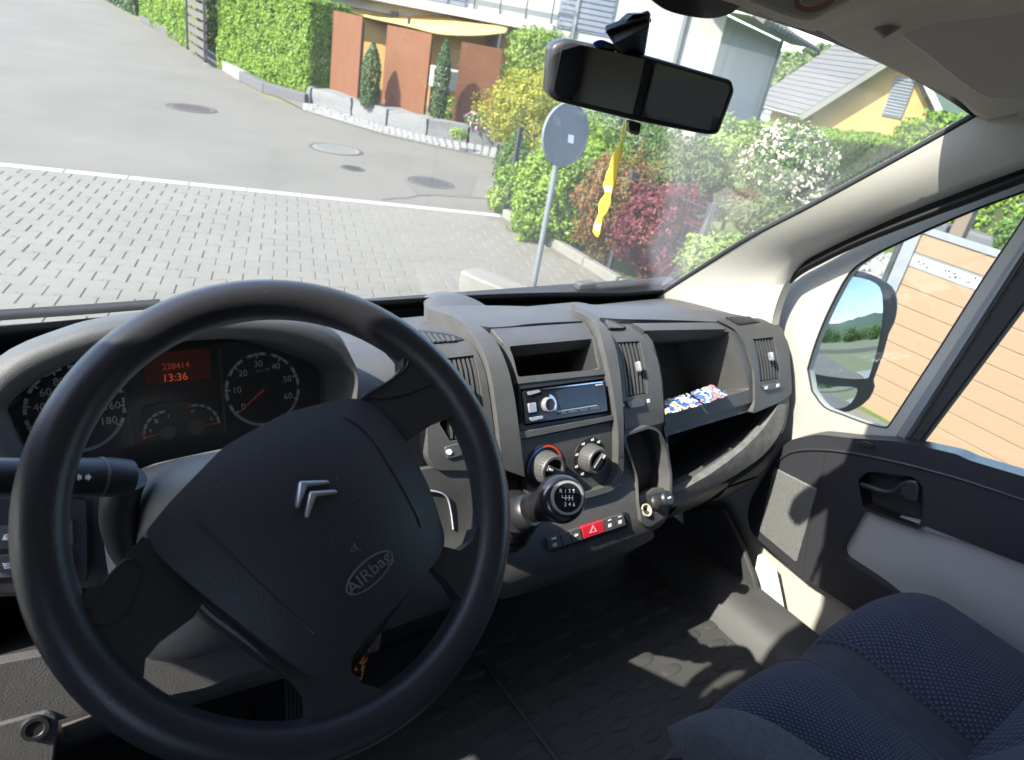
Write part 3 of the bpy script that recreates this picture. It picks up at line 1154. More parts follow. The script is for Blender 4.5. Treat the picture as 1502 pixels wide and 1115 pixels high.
# --- yellow house with grey tiled roof
E1, E2 = V((30.4, 19.3, .85)), V((33.2, 14.6, .85))
AP = V(((E1.x + E2.x) / 2, (E1.y + E2.y) / 2, 3.7))
bk = V((.46, .888, 0))
yh = thing('yellow_house', V((31.5, 17, G)), 'yellow gabled house with a grey tiled roof on the right', 'house')
bm = bmesh.new()
q = [V((E1.x, E1.y, G)), V((E2.x, E2.y, G)), E2 + V((0, 0, .1)), AP + V((0, 0, -.05)), E1 + V((0, 0, .1))]
loft_bm(bm, [q, [p + bk * 3.8 for p in q]], closed=True, cap=True)
mesh_obj('wall', bm, M['render_y'], yh, 0)
gd = (E2 - E1).normalized()
go = V((gd.y, -gd.x, 0))
if go.dot(-E1) < 0: go = -go
for nm, A, Bz in (('roof', E1, AP), ('roof', E2, AP)):
    e = (Bz - A).normalized()
    a0 = A - e * .55 + go * .75
    ln = (Bz - A).length + .55
    nrm = e.cross(bk).normalized()
    if nrm.z < 0: nrm = -nrm
    bm = bmesh.new()
    nrow = 15
    for j in range(nrow):
        c = a0 + e * (ln * (j + .5) / nrow) + bk * 2.5 + nrm * .13
        ex = (e * math.cos(.10) + nrm * -math.sin(.10))
        box_bm(bm, c, 5.0, ln / nrow * 1.12, .05, bk, ex, ex.cross(bk) * -1)
    ro = mesh_obj('roof', bm, M['rooftile'], yh, 0, kind='stuff')
    bm = bmesh.new()
    box_bm(bm, a0 + e * ln / 2 + nrm * .0 + go * .04, .1, ln + .1, .26, go, e, nrm)
    mesh_obj('bargeboard', bm, M['render_w'], yh, 0)
    bm = bmesh.new()
    box_bm(bm, a0 + bk * 2.5 - e * .04, 5.0, .1, .16, bk, e, nrm)
    mesh_obj('eaves_board', bm, M['render_w'], yh, 0)
wc = P(1318, 143, d=1)
wr = ray(1318, 143)
tt_ = (E1 - CAM).dot(go) / wr.dot(go)
wc = CAM + wr * tt_ + go * .04
sh = thing('x', wc, None, None) if False else None
bm = bmesh.new()
box_bm(bm, wc, .8, .08, 1.55, gd, go, V((0, 0, 1)))
wf = mesh_obj('window', bm, M['shutter'], yh, 0)
for j in range(12):
    bm = bmesh.new()
    box_bm(bm, wc + go * .06 + V((0, 0, -.68 + j * .123)), .72, .05, .07, gd, (go + V((0, 0, .6))).normalized(), None)
    mesh_obj('shutter_slat', bm, M['steel'], wf, 0)
# lean-to porch at its left corner
pa, pb, pc = P(1196, 188, d=33), P(1258, 150, d=33), P(1258, 194, d=32)
bm = bmesh.new()
tri = [pa, pb, pc, pa.lerp(pc, .5)]
vs = [bm.verts.new(p) for p in (pa, pb, pc)] + [bm.verts.new(p + V((.3, .5, .12))) for p in (pa, pb, pc)]
for f in ((0, 1, 2), (3, 5, 4), (0, 3, 4, 1), (1, 4, 5, 2), (2, 5, 3, 0)): bm.faces.new([vs[i] for i in f])
mesh_obj('porch_roof', bm, M['steel'], yh, 0)
tube('porch_post', [V((pa.x, pa.y, G)), pa + V((0, 0, .9))], .09, M['render_w'], yh, 8)
box('porch_wall', (pc.x + .6, pc.y + .5, (pc.z + G) / 2 - .1), (2.2, .25, pc.z - G), M['wood_d'], yh)

# --- low white building, parked car, far trees, hill
c = P(1120, 148, d=46)
lw = thing('low_white_building', V((c.x, c.y, G)), 'low white building with flat roof far between the two houses', 'building')
box('wall', (c.x + 2, c.y + 2, (c.z + G) / 2), (7, 4, c.z - G + .5), M['render_w'], lw, 0, ((.62, -.78, 0), (.78, .62, 0), None))
box('roof_edge', (c.x + 2, c.y + 2, c.z + .36), (7.6, 4.6, .22), M['steel'], lw, 0, ((.62, -.78, 0), (.78, .62, 0), None))
for k in (-2, 0, 2):
    box('window', (c.x + 2 + .62 * k - .78 * 2.02, c.y + 2 - .78 * k - .62 * 2.02, c.z - .3), (1.1, .08, .6), M['winglass'], lw, 0, ((.62, -.78, 0), (.78, .62, 0), None))
c = P(1098, 184, d=33)
pcx = thing('parked_car', V((c.x, c.y, G)), 'silver-blue car parked far off beside the white house', 'car')
ax = (V((.8, .6, 0)), V((-.6, .8, 0)))
prof = [(-2.1, .3), (-2.1, .75), (-1.7, .92), (-1.1, .98), (-.5, 1.42), (.9, 1.45), (1.6, 1.0), (2.1, .9), (2.15, .35)]
z0 = c.z - .9
bm = bmesh.new()
loft_bm(bm, [[V((c.x, c.y, z0)) + ax[0] * x + ax[1] * s + V((0, 0, z)) for x, z in prof] for s in (-.86, -.8, .8, .86)], closed=True, cap=True)
mesh_obj('body', bm, M['carpaint'], pcx, 40, .06)
for sx in (-1.3, 1.35):
    for s in (-.88, .88):
        lathe('wheel', [(0, .02), (.2, .03), (.31, .02), (.31, -.18), (0, -.18)], V((c.x, c.y, z0 + .31)) + ax[0] * sx + ax[1] * s, ax[1] * (1 if s > 0 else -1), M['rubber'], pcx, 16)
for s in (-.83, .83):
    bm = bmesh.new()
    vs = [bm.verts.new(V((c.x, c.y, z0)) + ax[0] * x + ax[1] * (s * 1.03) + V((0, 0, z))) for x, z in ((-.95, 1.0), (-.45, 1.36), (.85, 1.38), (1.4, 1.0))]
    bm.faces.new(vs)
    o = mesh_obj('side_window', bm, M['winglass'], pcx, 0)
    o.modifiers.new('solid', 'SOLIDIFY').thickness = .02
bush('far_tree', 'pale green tree far behind between the white and yellow houses', 'tree', 1160, 118, 62, 26, 34, L['far'], 2600, .55, 'trees beyond the houses', seed=41)
bush('far_tree', 'darker green trees higher behind the yellow house roof', 'tree', 1205, 96, 85, 38, 26, L['far'], 2600, .8, 'trees beyond the houses', seed=42)
bm = bmesh.new()
hb = []
for i in range(49):
    a = R(-180 + i * 7.5)
    row = []
    for k, (dist, hh) in enumerate(((260, 0), (330, .55), (420, 1), (520, .8))):
        front = math.cos(a - R(52))
        h = 6 + 13 * (.6 + noise.noise(V((i * .5, k * .3, 2.0)))) + (46 * max(0, -math.cos(a + R(10))) * (.75 + .5 * noise.noise(V((i * .33, 0, 7.7)))))
        row.append(V((math.sin(a) * dist, math.cos(a) * dist, G - 1 + h * hh)))
    hb.append(row)
loft_bm(bm, hb)
bmesh.ops.subdivide_edges(bm, edges=bm.edges[:], cuts=3, use_grid_fill=True)
for v in bm.verts:
    if v.co.z > G: v.co.z += 3 * noise.noise(v.co * .05) + 1.6 * noise.noise(v.co * .17)
mesh_obj('hills', bm, L['hill'], None, 60, kind='structure')

# --- garden shrubs behind the dark fence
SG = 'shrubs in the garden behind the dark mesh fence'
bush('garden_shrub', 'rounded golden-yellow shrub behind the round sign', 'shrub', 772, 165, 11.5, 60, 55, L['gold'], 5200, .06, SG, seed=51)
bush('garden_shrub', 'tall loose green shrub above the golden shrub', 'shrub', 792, 88, 14.0, 46, 46, L['light'], 2600, .09, SG, seed=52)
bush('garden_shrub', 'dense light green laurel right behind the sign pole', 'shrub', 812, 290, 8.1, 66, 82, L['laurel'], 5200, .07, SG, seed=53)
bush('garden_shrub', 'yellow-green shrub under the driver-side end of the mirror', 'shrub', 862, 238, 9.4, 66, 48, L['hedge'], 3600, .07, SG, seed=54)
bush('garden_shrub', 'shrub of mixed red and green leaves behind the yellow tag', 'shrub', 905, 300, 7.3, 60, 68, L['photinia'], 4200, .055, SG, seed=55)
bush('japanese_maple', 'dark red maple bush behind the mesh fence', 'shrub', 968, 338, 6.8, 66, 64, L['red'], 5600, .055, SG, seed=56)
bush('garden_shrub', 'olive green feathery shrub above the red maple', 'shrub', 1008, 262, 9.0, 62, 52, L['olive'], 4200, .06, SG, seed=57)
bush('garden_shrub', 'dark green shrubs half hidden by the inside mirror', 'shrub', 905, 205, 12.5, 90, 46, L['green'], 4200, .09, SG, seed=58)
bush('garden_shrub', 'fresh green low shrub in front of the pillar', 'shrub', 1062, 385, 6.2, 62, 40, L['light'], 2600, .06, SG, seed=59)
bush('garden_shrub', 'pale yellow-green sapling left of the white-flowering bush', 'shrub', 1080, 222, 11.0, 46, 42, L['light'], 2000, .09, SG, seed=60)
bush('flowering_bush', 'large bush covered in creamy white blossom', 'shrub', 1155, 250, 10.5, 58, 60, L['green'], 3600, .08, SG, flowers=(M['petal'], 320, .08, 6), seed=61, lump=.2)
bush('garden_shrub', 'orange-brown shrub at the foot of the white-flowering bush', 'shrub', 1070, 300, 9.2, 40, 26, L['photinia'], 1200, .07, SG, seed=62)
bush('garden_shrub', 'low green plants at the fence corner by the road', 'shrub', 735, 292, 9.1, 22, 20, L['light'], 700, .06, SG, seed=63, trunk=False)
bush('garden_shrub', 'grey-green low shrub right below the white-flowering bush', 'shrub', 1130, 322, 8.4, 60, 30, L['olive'], 1800, .06, SG, seed=64)
bush('garden_shrub', 'dark green shrub in the fence corner behind the sign plate', 'shrub', 752, 250, 9.8, 26, 48, L['green'], 1800, .06, SG, seed=66)
bush('weeping_tree', 'bright green drooping tree in front of the yellow house', 'tree', 1376, 204, 17, 58, 24, L['hedge'], 4200, .1, seed=65)
hedge('garden_hedge', 'long clipped hedge in front of the yellow house', P(1178, 262, z=G + .25), P(1345, 262, z=G + .25), 1.6, .80, L['laurel'], 12000, .11, 66, side=1)

# --- dark mesh fence in front of the shrubs
F0, F1 = K0 + kn * .16 - kd * .15, K1 + kn * .16 + kd * .25
fn = thing('mesh_fence', F0, 'dark wire mesh fence in front of the shrubs right of the paving', 'fence')
fl = (F1 - F0).length
npost = 4
for i in range(npost):
    c = F0.lerp(F1, i / (npost - 1))
    po = box('post', (c.x, c.y, G + .5), (.06, .04, 1.1), M['anth'], fn, .004)
    box('cap', (c.x, c.y, G + 1.058), (.064, .044, .014), M['anth'], po)
for k in range(6):
    tube('wire', [V((F0.x, F0.y, G + .08 + k * .185)), V((F1.x, F1.y, G + .08 + k * .185))], .0045, M['anth'], fn, 6)
bm = bmesh.new()
for i in range(int(fl / .1)):
    c = F0.lerp(F1, (i + .5) / int(fl / .1))
    box_bm(bm, V((c.x, c.y, G + .54)), .004, .004, .96)
mesh_obj('upright_wires', bm, M['anth'], fn, 0, kind='stuff')

M['signgrey'] = mat('faded sign grey', (.125, .145, .16), .5, 0, None, (16, .3, (.16, .175, .185)))
# --- round traffic sign seen from behind
pb = P(781, 428, z=G)
sc = P(824, 197, d=(pb + V((0, 0, 1.4)) - CAM).dot(FW))
pt_ = V((sc.x, sc.y, sc.z))
sg = thing('round_traffic_sign', V((pb.x, pb.y, G)), 'back of a round grey sign on a thin steel pole', 'traffic sign')
tube('pole', [V((pb.x, pb.y, G - .05)), V((pb.x, pb.y, G + .4)).lerp(V((pt_.x, pt_.y, pt_.z)), .5), V((pt_.x, pt_.y, pt_.z)) - V((0, 0, .0))], .026, M['steel'], sg, 14)
sn = (V((0, 0, 1.2)) + V((CAM.x, CAM.y, 0)) - V((pt_.x, pt_.y, 1.2))).normalized()
sn = V((.06, -.99, .05)).normalized()
rs = 45 * (pt_ - CAM).dot(FW) / FPX
lathe('plate', [(0, .006), (rs * .93, .006), (rs * .95, .014), (rs, .014), (rs, -.012), (0, -.012)], pt_ + sn * .045, sn, M['signgrey'], sg, 40)
spl = Plane(pt_ + sn * .045, sn)
panel(spl, 'sticker', [(834, 197), (842, 199), (841, 211), (833, 209)], M['white'], sg, .0075, .0012)

# --- pale concrete block lying on the paving
bl = thing('concrete_block', g(690, 430), 'weathered pale concrete block lying on the paving near the van', 'concrete block')
a, b = g(672, 428), g(752, 462)
e = (b - a).normalized()
n = V((-e.y, e.x, 0))
bm = bmesh.new()
box_bm(bm, a + e * .55 + n * .12 + V((0, 0, .09)), 1.1, .26, .2, e, n, V((0, 0, 1)))
bmesh.ops.subdivide_edges(bm, edges=bm.edges[:], cuts=4, use_grid_fill=True)
for v in bm.verts: v.co += V((noise.noise(v.co * 7), noise.noise(v.co * 7 + V((9, 0, 0))), noise.noise(v.co * 7 + V((0, 9, 0))))) * .02
mesh_obj('block', bm, M['concrete'], bl, 60, .015)

# --- wood composite privacy fence to the right
wf_ = thing('privacy_fence', V((5.27, 2.27, G)), 'light wood-look privacy fence with a perforated steel band', 'fence')
ZT, ZB = .985, G + .04
fx = lambda y: 5.165 + .053 * y
for y in (2.27, .45, -1.37):
    po = box('post', (fx(y), y, (ZT + G) / 2 + .01), (.07, .09, ZT - G + .05), M['steel'], wf_, .004)
for y0, y1 in ((2.225, .495), (.405, -1.325)):
    ym, ln = (y0 + y1) / 2, y0 - y1
    ax = (V((1, -.053, 0)), V((.053, 1, 0)), None)
    box('top_rail', (fx(ym), ym, ZT + .01), (.05, ln, .045), M['steel'], wf_, .004, ax)
    z = ZT - .014
    hs = [.135, .10] + [.137] * 8
    for k, h in enumerate(hs):
        if k == 1:
            bd = box('perforated_band', (fx(ym), ym, z - h / 2), (.022, ln, h - .012), mat('steel band', (.50, .51, .51), .4, .5), wf_, .002, ax)
            for s in (1, -1): box('band_trim', (fx(ym), ym, z - h / 2 + s * (h / 2 - .006)), (.034, ln, .011), M['steel'], bd, 0, ax)
            rr = random.Random(8)
            bm = bmesh.new()
            for q in range(70):
                yy = y1 + ln * rr.random()
                lathe_bm(bm, [(0, .002), (rr.choice((.004, .006, .008)), .002), (.008, -.002)], V((fx(yy) - .0115, yy, z - h / 2 + rr.uniform(-.032, .032))), (-1, 0, 0), 8)
            mesh_obj('stud', bm, M['anth'], bd, 0, kind='stuff').name = 'holes'
        else:
            box('board', (fx(ym), ym, z - h / 2), (.026, ln, h - .003), M['wpc'], wf_, .004, ax)
        z -= h
# yard behind it: gravel, dark kerb, fence, post, bushes
flat_poly('gravel_yard', [(5.4, -6), (14.5, -6), (14.5, 2.2), (9.5, 6.5), (5.6, 3.2)], G + .0, M['stonew'])
flat_poly('grass_strip', [(5.4, 2.15), (6.4, 1.6), (7.4, 3.6), (5.7, 4.3)], G + .004, M['lawn'])
rr = random.Random(17)
bm = bmesh.new()
for k in range(520):
    c = V((rr.uniform(8.5, 13), rr.uniform(-2, 5), G + .02))
    s = rr.uniform(.04, .11)
    mt = Matrix.Translation(c) @ Matrix.Rotation(rr.uniform(0, 6), 4, V((rr.random(), rr.random(), rr.random() + .1))) @ Matrix.Diagonal((s, s * rr.uniform(.6, 1), s * .7, 1))
    bmesh.ops.create_icosphere(bm, subdivisions=1, radius=1, matrix=mt)
mesh_obj('rubble', bm, M['stonew'], None, 0, kind='stuff').name = 'white_rubble'
yf = thing('yard_fence', V((7.6, 1.5, G)), 'black rod fence standing in the gravel yard behind the privacy fence', 'fence')
ya, yb = V((7.2, 3.2, G)), V((8.6, -1.5, G))
for k in range(4):
    c = ya.lerp(yb, k / 3)
    box('post', (c.x, c.y, G + .55), (.05, .05, 1.1), M['anth'], yf, .003)
for k in range(3):
    tube('rail', [ya + V((0, 0, .15 + k * .4)), yb + V((0, 0, .15 + k * .4))], .007, M['anth'], yf, 6)
bm = bmesh.new()
for k in range(90):
    c = ya.lerp(yb, (k + .5) / 90)
    box_bm(bm, V((c.x, c.y, G + .53)), .006, .006, .9)
mesh_obj('rods', bm, M['anth'], yf, 0, kind='stuff')
wp = P(1405, 345, d=7.2)
o = box('timber_post', (wp.x, wp.y, G + .7), (.13, .13, 1.5), M['bark'], None, .01)
tag(o, 'weathered brown timber post behind the privacy fence', 'post')
wk = thing('dark_garden_wall', V((12.5, 3, G)), 'low dark stone border below the hedge at the far side of the gravel', 'garden wall')
for k in range(9):
    bm = bmesh.new()
    box_bm(bm, V((13.0 + .06 * k, 5.5 - k * .82, G + .2)), .3, .8, .5)
    mesh_obj('stone', bm, M['darkkerb'], wk, 0, .04, 2)
hedge('yard_hedge', 'green hedge beyond the gravel seen through the door window', V((13.4, 6.5, G)), V((13.9, -2.5, G)), 1.5, 1.7, L['hedge'], 8000, .12, 71, side=1)
bush('yard_bush', 'round green bush in the gravel beside the window divider', 'shrub', 1492, 352, 6.4, 26, 34, L['green'], 1500, .06, seed=72)

# --- what the door mirror looks back on: trees and a low wall
for k, (x, y, r) in enumerate(((44, -70, 4.0), (58, -74, 5.0), (30, -76, 4.2), (74, -80, 5.5), (16, -84, 5.0), (90, -84, 5.2))):
    rng = random.Random(80 + k)
    lab = ['nearest round tree behind the van', 'broad tree left of centre in the door mirror', 'tree behind the van close to the road', 'large tree at the outer side of the door mirror', 'tree at the inner edge of the door mirror', 'farthest large tree behind the van'][k]
    t = thing('roadside_tree', V((x, y, G)), lab, 'tree', 'trees behind the van')
    bm = bmesh.new()
    leaves_bm(bm, rng, crown_pts(rng, V((x, y, r * .6)), V((r, r, r * .8)), 1600), .9)
    mesh_obj('crown', bm, L['green'], t, 0)
    tube('trunk', [V((x, y, G)), V((x, y, r * .6))], [.3, .12], M['bark'], t, 8)
rng = random.Random(99)
bm = bmesh.new()
for k in range(30):
    x = -30 + k * 6.5 + rng.uniform(-2, 2)
    y = -98 - 10 * rng.random()
    r = rng.uniform(3.5, 6.5)
    leaves_bm(bm, rng, crown_pts(rng, V((x, y, r * .55)), V((r * 1.1, r, r * .8)), 420), 1.3)
mesh_obj('distant_wood', bm, L['green'], None, 0, kind='stuff')
bm = bmesh.new()
box_bm(bm, V((12, -16, G + .2)), 30, .3, .45, V((.96, .28, 0)), V((-.28, .96, 0)), None)
tag(mesh_obj('roadside_wall', bm, M['concrete'], None, 0), 'low concrete wall behind the van in the door mirror', 'wall')

# ================================================================== THE VAN'S CAB
VX = 0.62                                              # the cab's middle


def wy(x, z, off=0.0):
    """windscreen surface: y at (x, z)"""
    return 2.42 - 1.014 * z - .07 * ((x - VX) / .84) ** 2 - off


def hz(x):                                              # upper edge of the glass
    k = min(1, max(0, (.5 - x) / .35))
    return 1.814 - .062 * ((x - .64) / .75) ** 2 + .058 * k * k * (3 - 2 * k)


def bz(x):                                              # lower edge of the glass
    return 1.205 - .03 * ((x - VX) / .84) ** 2


def onW(px, py, off=0.0):
    r = ray(px, py)
    lo, hi = .2, 3.0
    for _ in range(50):
        m = (lo + hi) / 2
        p = CAM + r * m
        if p.y - wy(p.x, p.z, off) > 0: hi = m
        else: lo = m
    return CAM + r * lo


class Screen:
    curved = True

    def uv(self, px, py, off=0):
        p = onW(px, py, off)
        return V((p.x, p.z))

    def pos(self, u, v, off=0):
        return V((u, wy(u, v, off * 1.4), v))

    def nrm(self, u, v):
        return V((0, -1, -1)).normalized()


SCREEN = Screen()
glass('windscreen glass', (.93, .96, .95), .032, 1.0, .13)  # dust on the pane, plus an extra streak in place of glare
glass('side glass', (.93, .96, .95), .004)
M['frit'] = mat('black glass border', (.012, .012, .013), .25)
van = thing('van', (VX, .2, G), 'cab of the van: pale pillars, windscreen, tan headlining and floor', 'van cab')

# windscreen with its black border
xs = [-.24 + i * (1.70 / 24) for i in range(25)]
rows = []
for k in range(13):
    rows.append([V((x, 0, bz(x) + (hz(x) + .04 - bz(x)) * k / 12)) for x in xs])
for r_ in rows:
    for p in r_: p.y = wy(p.x, p.z)
ws = loft('windscreen', rows, MATS['windscreen glass'], van, smooth=60)
def wband(name, lo, hi, off, m):
    a = [[V((x, wy(x, f(x), off), f(x))) for x in xs] for f in (lo, lambda x: (lo(x) + hi(x)) / 2, hi)]
    return loft(name, a, m, ws, smooth=60, thick=.002)
wband('lower_border', lambda x: bz(x) - .02, lambda x: bz(x) + .036 + .085 * max(0, .62 - x) + .03 * max(0, abs(x - VX) / .84 - .75) * 4, .004, M['frit'])
wband('upper_border', lambda x: hz(x) - .004, lambda x: hz(x) + .05, .004, M['frit'])
panel(SCREEN, 'sensor_patch', crom([(930, -30), (955, 0), (985, 18), (1035, 27), (1068, 20), (1084, 6), (1100, -30)], 4), M['frit'], ws, .006, .002, step=.02)
panel(SCREEN, 'sticker', rnd([(868, 62), (880, 57), (902, 66), (900, 74), (872, 70)], 6), M['blue'], ws, .005, .001, step=.05)
panel(SCREEN, 'sticker', rnd([(884, 65), (902, 69), (900, 73), (886, 70)], 2), mat('green print', (.05, .35, .12), .5), ws, .007, .001, step=.05)

# pillars
pf = [(950, 452), (964, 437), (1030, 394), (1100, 350), (1175, 311), (1250, 271), (1340, 222), (1431, 171), (1470, 148)]
pr = [(1128, 500), (1134, 462), (1148, 422), (1172, 388), (1213, 364), (1300, 324), (1400, 284), (1502, 246), (1560, 225)]
A = crom([onW(x, y, .012) for x, y in pf], 5)
B = crom([P(x, y, x=1.448) for x, y in pr], 5)
n_ = len(A)
rows = [[a + V((.014, .02, 0)) for a in A], A]
for k in (.12, .35, .6, .85, 1.0):
    rows.append([A[i].lerp(B[i], k) + V((-.008 * math.sin(k * 3.14), 0, 0)) for i in range(n_)])
rows.append([b + V((.03, 0, 0)) for b in B])
loft('pillar', rows, M['cream'], van, smooth=50)
# rubber glazing seal along the glass, door seal behind the pillar
tube('glazing_seal', [a + V((.003, .006, 0)) for a in A], .006, M['rubber'], van, 8)
sp = [(1118, 520), (1128, 470), (1140, 428), (1160, 396), (1201, 371), (1261, 342), (1342, 309), (1423, 278), (1502, 247), (1570, 222)]
sc_ = crom([P(x, y, x=1.468) for x, y in sp], 6)
loft('door_seal', [[p + V((dx, dy, dz)) for p in sc_] for dx, dy, dz in ((.0, .008, .012), (-.012, .004, .006), (-.012, -.002, -.002), (-.004, -.006, -.006), (-.010, -.010, -.012), (-.004, -.014, -.018), (.01, -.014, -.018))], M['rubber'], van, smooth=60)
# far pillar (driver's side, outside the picture), deepened to keep sun off the floor
A2 = [V((-.22, wy(-.22, z), z)) for z in (1.15, 1.3, 1.5, 1.7, 1.84)]
loft('pillar', [A2, [p + V((-.02, -.03, 0)) for p in A2], [p + V((-.02, -.10, 0)) for p in A2], [p + V((-.10, -.10, 0)) for p in A2]], M['cream'], van)

# header, headlining, dome console
he = [(900, -40), (1000, -20), (1081, 6), (1140, 29), (1170, 37), (1191, 39), (1237, 65), (1303, 98), (1348, 120), (1402, 144), (1431, 170)]
lowe = [onW(x, y, .008) for x, y in he]
left = [V((x, wy(x, hz(x), .008), hz(x))) for x in (-.30, -.1, .1, .2, .3, .4, .5)]
edge = crom(left + lowe, 4)
rows = [[p + V((0, .03, .015)) for p in edge], edge, [p + V((0, -.02, -.004)) for p in edge],
        [p + V((0, -.10, .035)) for p in edge], [V((p.x, p.y - .22, 1.875 - .03 * max(0, p.x - 1.1))) for p in edge],
        [V((p.x, .1, 1.905)) for p in edge], [V((p.x, -.95, 1.905)) for p in edge]]
loft('headlining', rows, M['lining'], van, smooth=60)
# side strip of the lining above the door
s0 = edge[-1]
rows = [[s0 + V((-.02, -.01, 0)), V((1.40, .3, 1.88)), V((1.40, -.95, 1.905))], [P(1450, 182, x=1.47), P(1530, 195, x=1.47), V((1.47, -.95, 1.75))], [P(1455, 205, x=1.52), P(1540, 225, x=1.52), V((1.53, -.95, 1.70))]]
loft('roof_side_trim', [crom(r_, 8) for r_ in rows], M['greige'], van, smooth=60)
# outer shell (keeps the daylight out)
bmx = bmesh.new()
loft_bm(bmx, [[V((x, y + (-.05 if x < .5 else 0), z + (.05 if x < .5 else 0))) for x in (-.42, .2, .5, VX, 1.66)] for y, z in ((.62, 1.822), (.5, 1.90), (.3, 1.95), (-1.1, 1.97))])
mesh_obj('roof', bmx, M['creampaint'], van, 60)
# dome lamp console
dcp = [(1085, -40), (1092, 8), (1140, 29), (1168, 37), (1191, 39), (1258, 4), (1300, -40)]
p_d = onW(1190, 39, .03)
dpl = Plane(p_d + V((0, -.06, .0)), V((-.25, -.72, -.65)))
dc = panel(dpl, 'dome_console', rnd(dcp, [0, 14, 10, 10, 12, 20, 0]), mat('console vinyl', (.46, .43, .37), .6, 0, (500, .2)), van, .0, .06, bevel=.012, seg=3)
panel(dpl, 'lamp_bowl', [(1196 + 31 * math.cos(a), 2 + 17 * math.sin(a) + 6 * math.cos(a) * -1) for a in [i * .2618 for i in range(24)]], mat('lamp bowl', (.34, .19, .10), .4), dc, .003, .004, bevel=.001)
panel(dpl, 'lamp_lens', [(1196 + 22 * math.cos(a), -2 + 11 * math.sin(a) - 5 * math.cos(a)) for a in [i * .2618 for i in range(24)]], mat('lamp lens', (.52, .38, .27), .25), dc, .006, .004, bevel=.001)

# sun visor hanging below the headlining
vis = thing('sun_visor', P(1400, 60, d=.8), 'wide padded tan sun visor folded up above the passenger side', 'sun visor')
vp0 = onW(1366, 88, .06)
vpl = Plane(vp0 + V((-.01, -.05, 0)), V((-.34, -.42, -.84)))
vo = [(1258, 2), (1283, 25), (1300, 38), (1330, 62), (1366, 88), (1396, 113), (1424, 134), (1450, 147), (1482, 146), (1512, 158), (1640, 160), (1640, -120), (1240, -120)]
panel(vpl, 'pad', rnd(vo, 12), M['visor'], vis, .0, .022, bevel=.010, seg=3)
tube('hinge_clip', [vpl.pos(*vpl.uv(1283, 26), .004), vpl.pos(*vpl.uv(1300, 32), .01), vpl.pos(*vpl.uv(1318, 34), .0)], [.007, .010, .007], M['greige'], vis, 10)

# side walls, bulkhead, floor
lw_ = Plane((-.30, 0, 0), (1, 0, 0))
def rect(u0, v0, u1, v1): return [V((u0, v0)), V((u1, v0)), V((u1, v1)), V((u0, v1))]
# plane u axis for n=+x is +y
us = 1 if lw_.U.y > 0 else -1
panel_uv(lw_, 'side_wall', [V((us * a, b)) for a, b in ((-1.1, .3), (1.25, .3), (1.25, 1.15), (.54, 1.82), (.4, 1.96), (-1.1, 1.96))], M['greige'], van, 0, .05,
         [[V((us * a, b)) for a, b in ((-.60, 1.27), (-.02, 1.25), (-.02, 1.74), (-.60, 1.76))], [V((us * a, b)) for a, b in ((.50, 1.14), (1.0, 1.11), (.86, 1.42), (.50, 1.47))]])  # unseen wall, closed to block the sun; openings shaped for the light wanted inside
bk_ = Plane((VX, -1.0, 0), (0, 1, 0))
bu = 1 if bk_.U.x > 0 else -1
panel_uv(bk_, 'bulkhead', [V((a, b)) for a, b in ((-.98, .4), (1.0, .4), (1.0, 1.97), (-.98, 1.97))], M['greige'], van, 0, .04,
         [[V((a * bu, b)) for a, b in ((-.85, 1.40), (-.40, 1.40), (-.40, 1.78), (-.85, 1.78))], [V((a * bu, b)) for a, b in ((-.14, 1.45), (.34, 1.45), (.34, 1.76), (-.14, 1.76))]])
glass('tinted pane', (.16, .165, .17), .01)
for u0_, u1_ in ((-.85, -.40), (-.14, .34)):
    box('rear_pane', (VX + (u0_ + u1_) / 2, -1.02, 1.6), (u1_ - u0_, .004, .36), MATS['tinted pane'], van)
    for zz in (1.39, 1.785): box('window_frame', (VX + (u0_ + u1_) / 2, -.985, zz), (u1_ - u0_ + .06, .03, .035), M['rubber'], van, .006)
    for xx in (u0_ - .012, u1_ + .012): box('window_frame', (VX + xx, -.984, 1.59), (.03, .03, .36), M['rubber'], van, .006)
    for k in range(0): box('window_bar', (VX + u0_ + (u1_ - u0_) * (k + 1) / 4, -1.0, 1.59), (.012, .012, .36), M['rubber'], van)
bmx = bmesh.new()
box_bm(bmx, (1.56, -.78, 1.15), .06, .62, 1.6)
mesh_obj('side_wall', bmx, M['greige'], van, 0)
box('floor', (.62, .1, .525), (1.86, 2.3, .05), M['floor'], van)
box('firewall', (.62, 1.22, .85), (1.84, .05, .72), M['void'], van)
# bonnet and cowl outside the glass
loft('cowl', [[V((x, wy(x, bz(x)) + dy - .01, bz(x) + dz)) for x in xs] for dy, dz in ((.0, -.012), (.06, -.035), (.16, -.05))], M['rubber'], van)
loft('bonnet', [[V((x * 1.02 - .01, wy(x, bz(x)) + dy, bz(x) + dz)) for x in xs] for dy, dz in ((.16, -.055), (.35, -.17), (.55, -.34), (.66, -.55), (.68, -1.0))], M['creampaint'], van, smooth=60)
loft('body_side', [[V((1.57, y, z)) for z in (.1, .6, 1.0)] for y in (1.1, .75)], M['creampaint'], van, thick=.02)

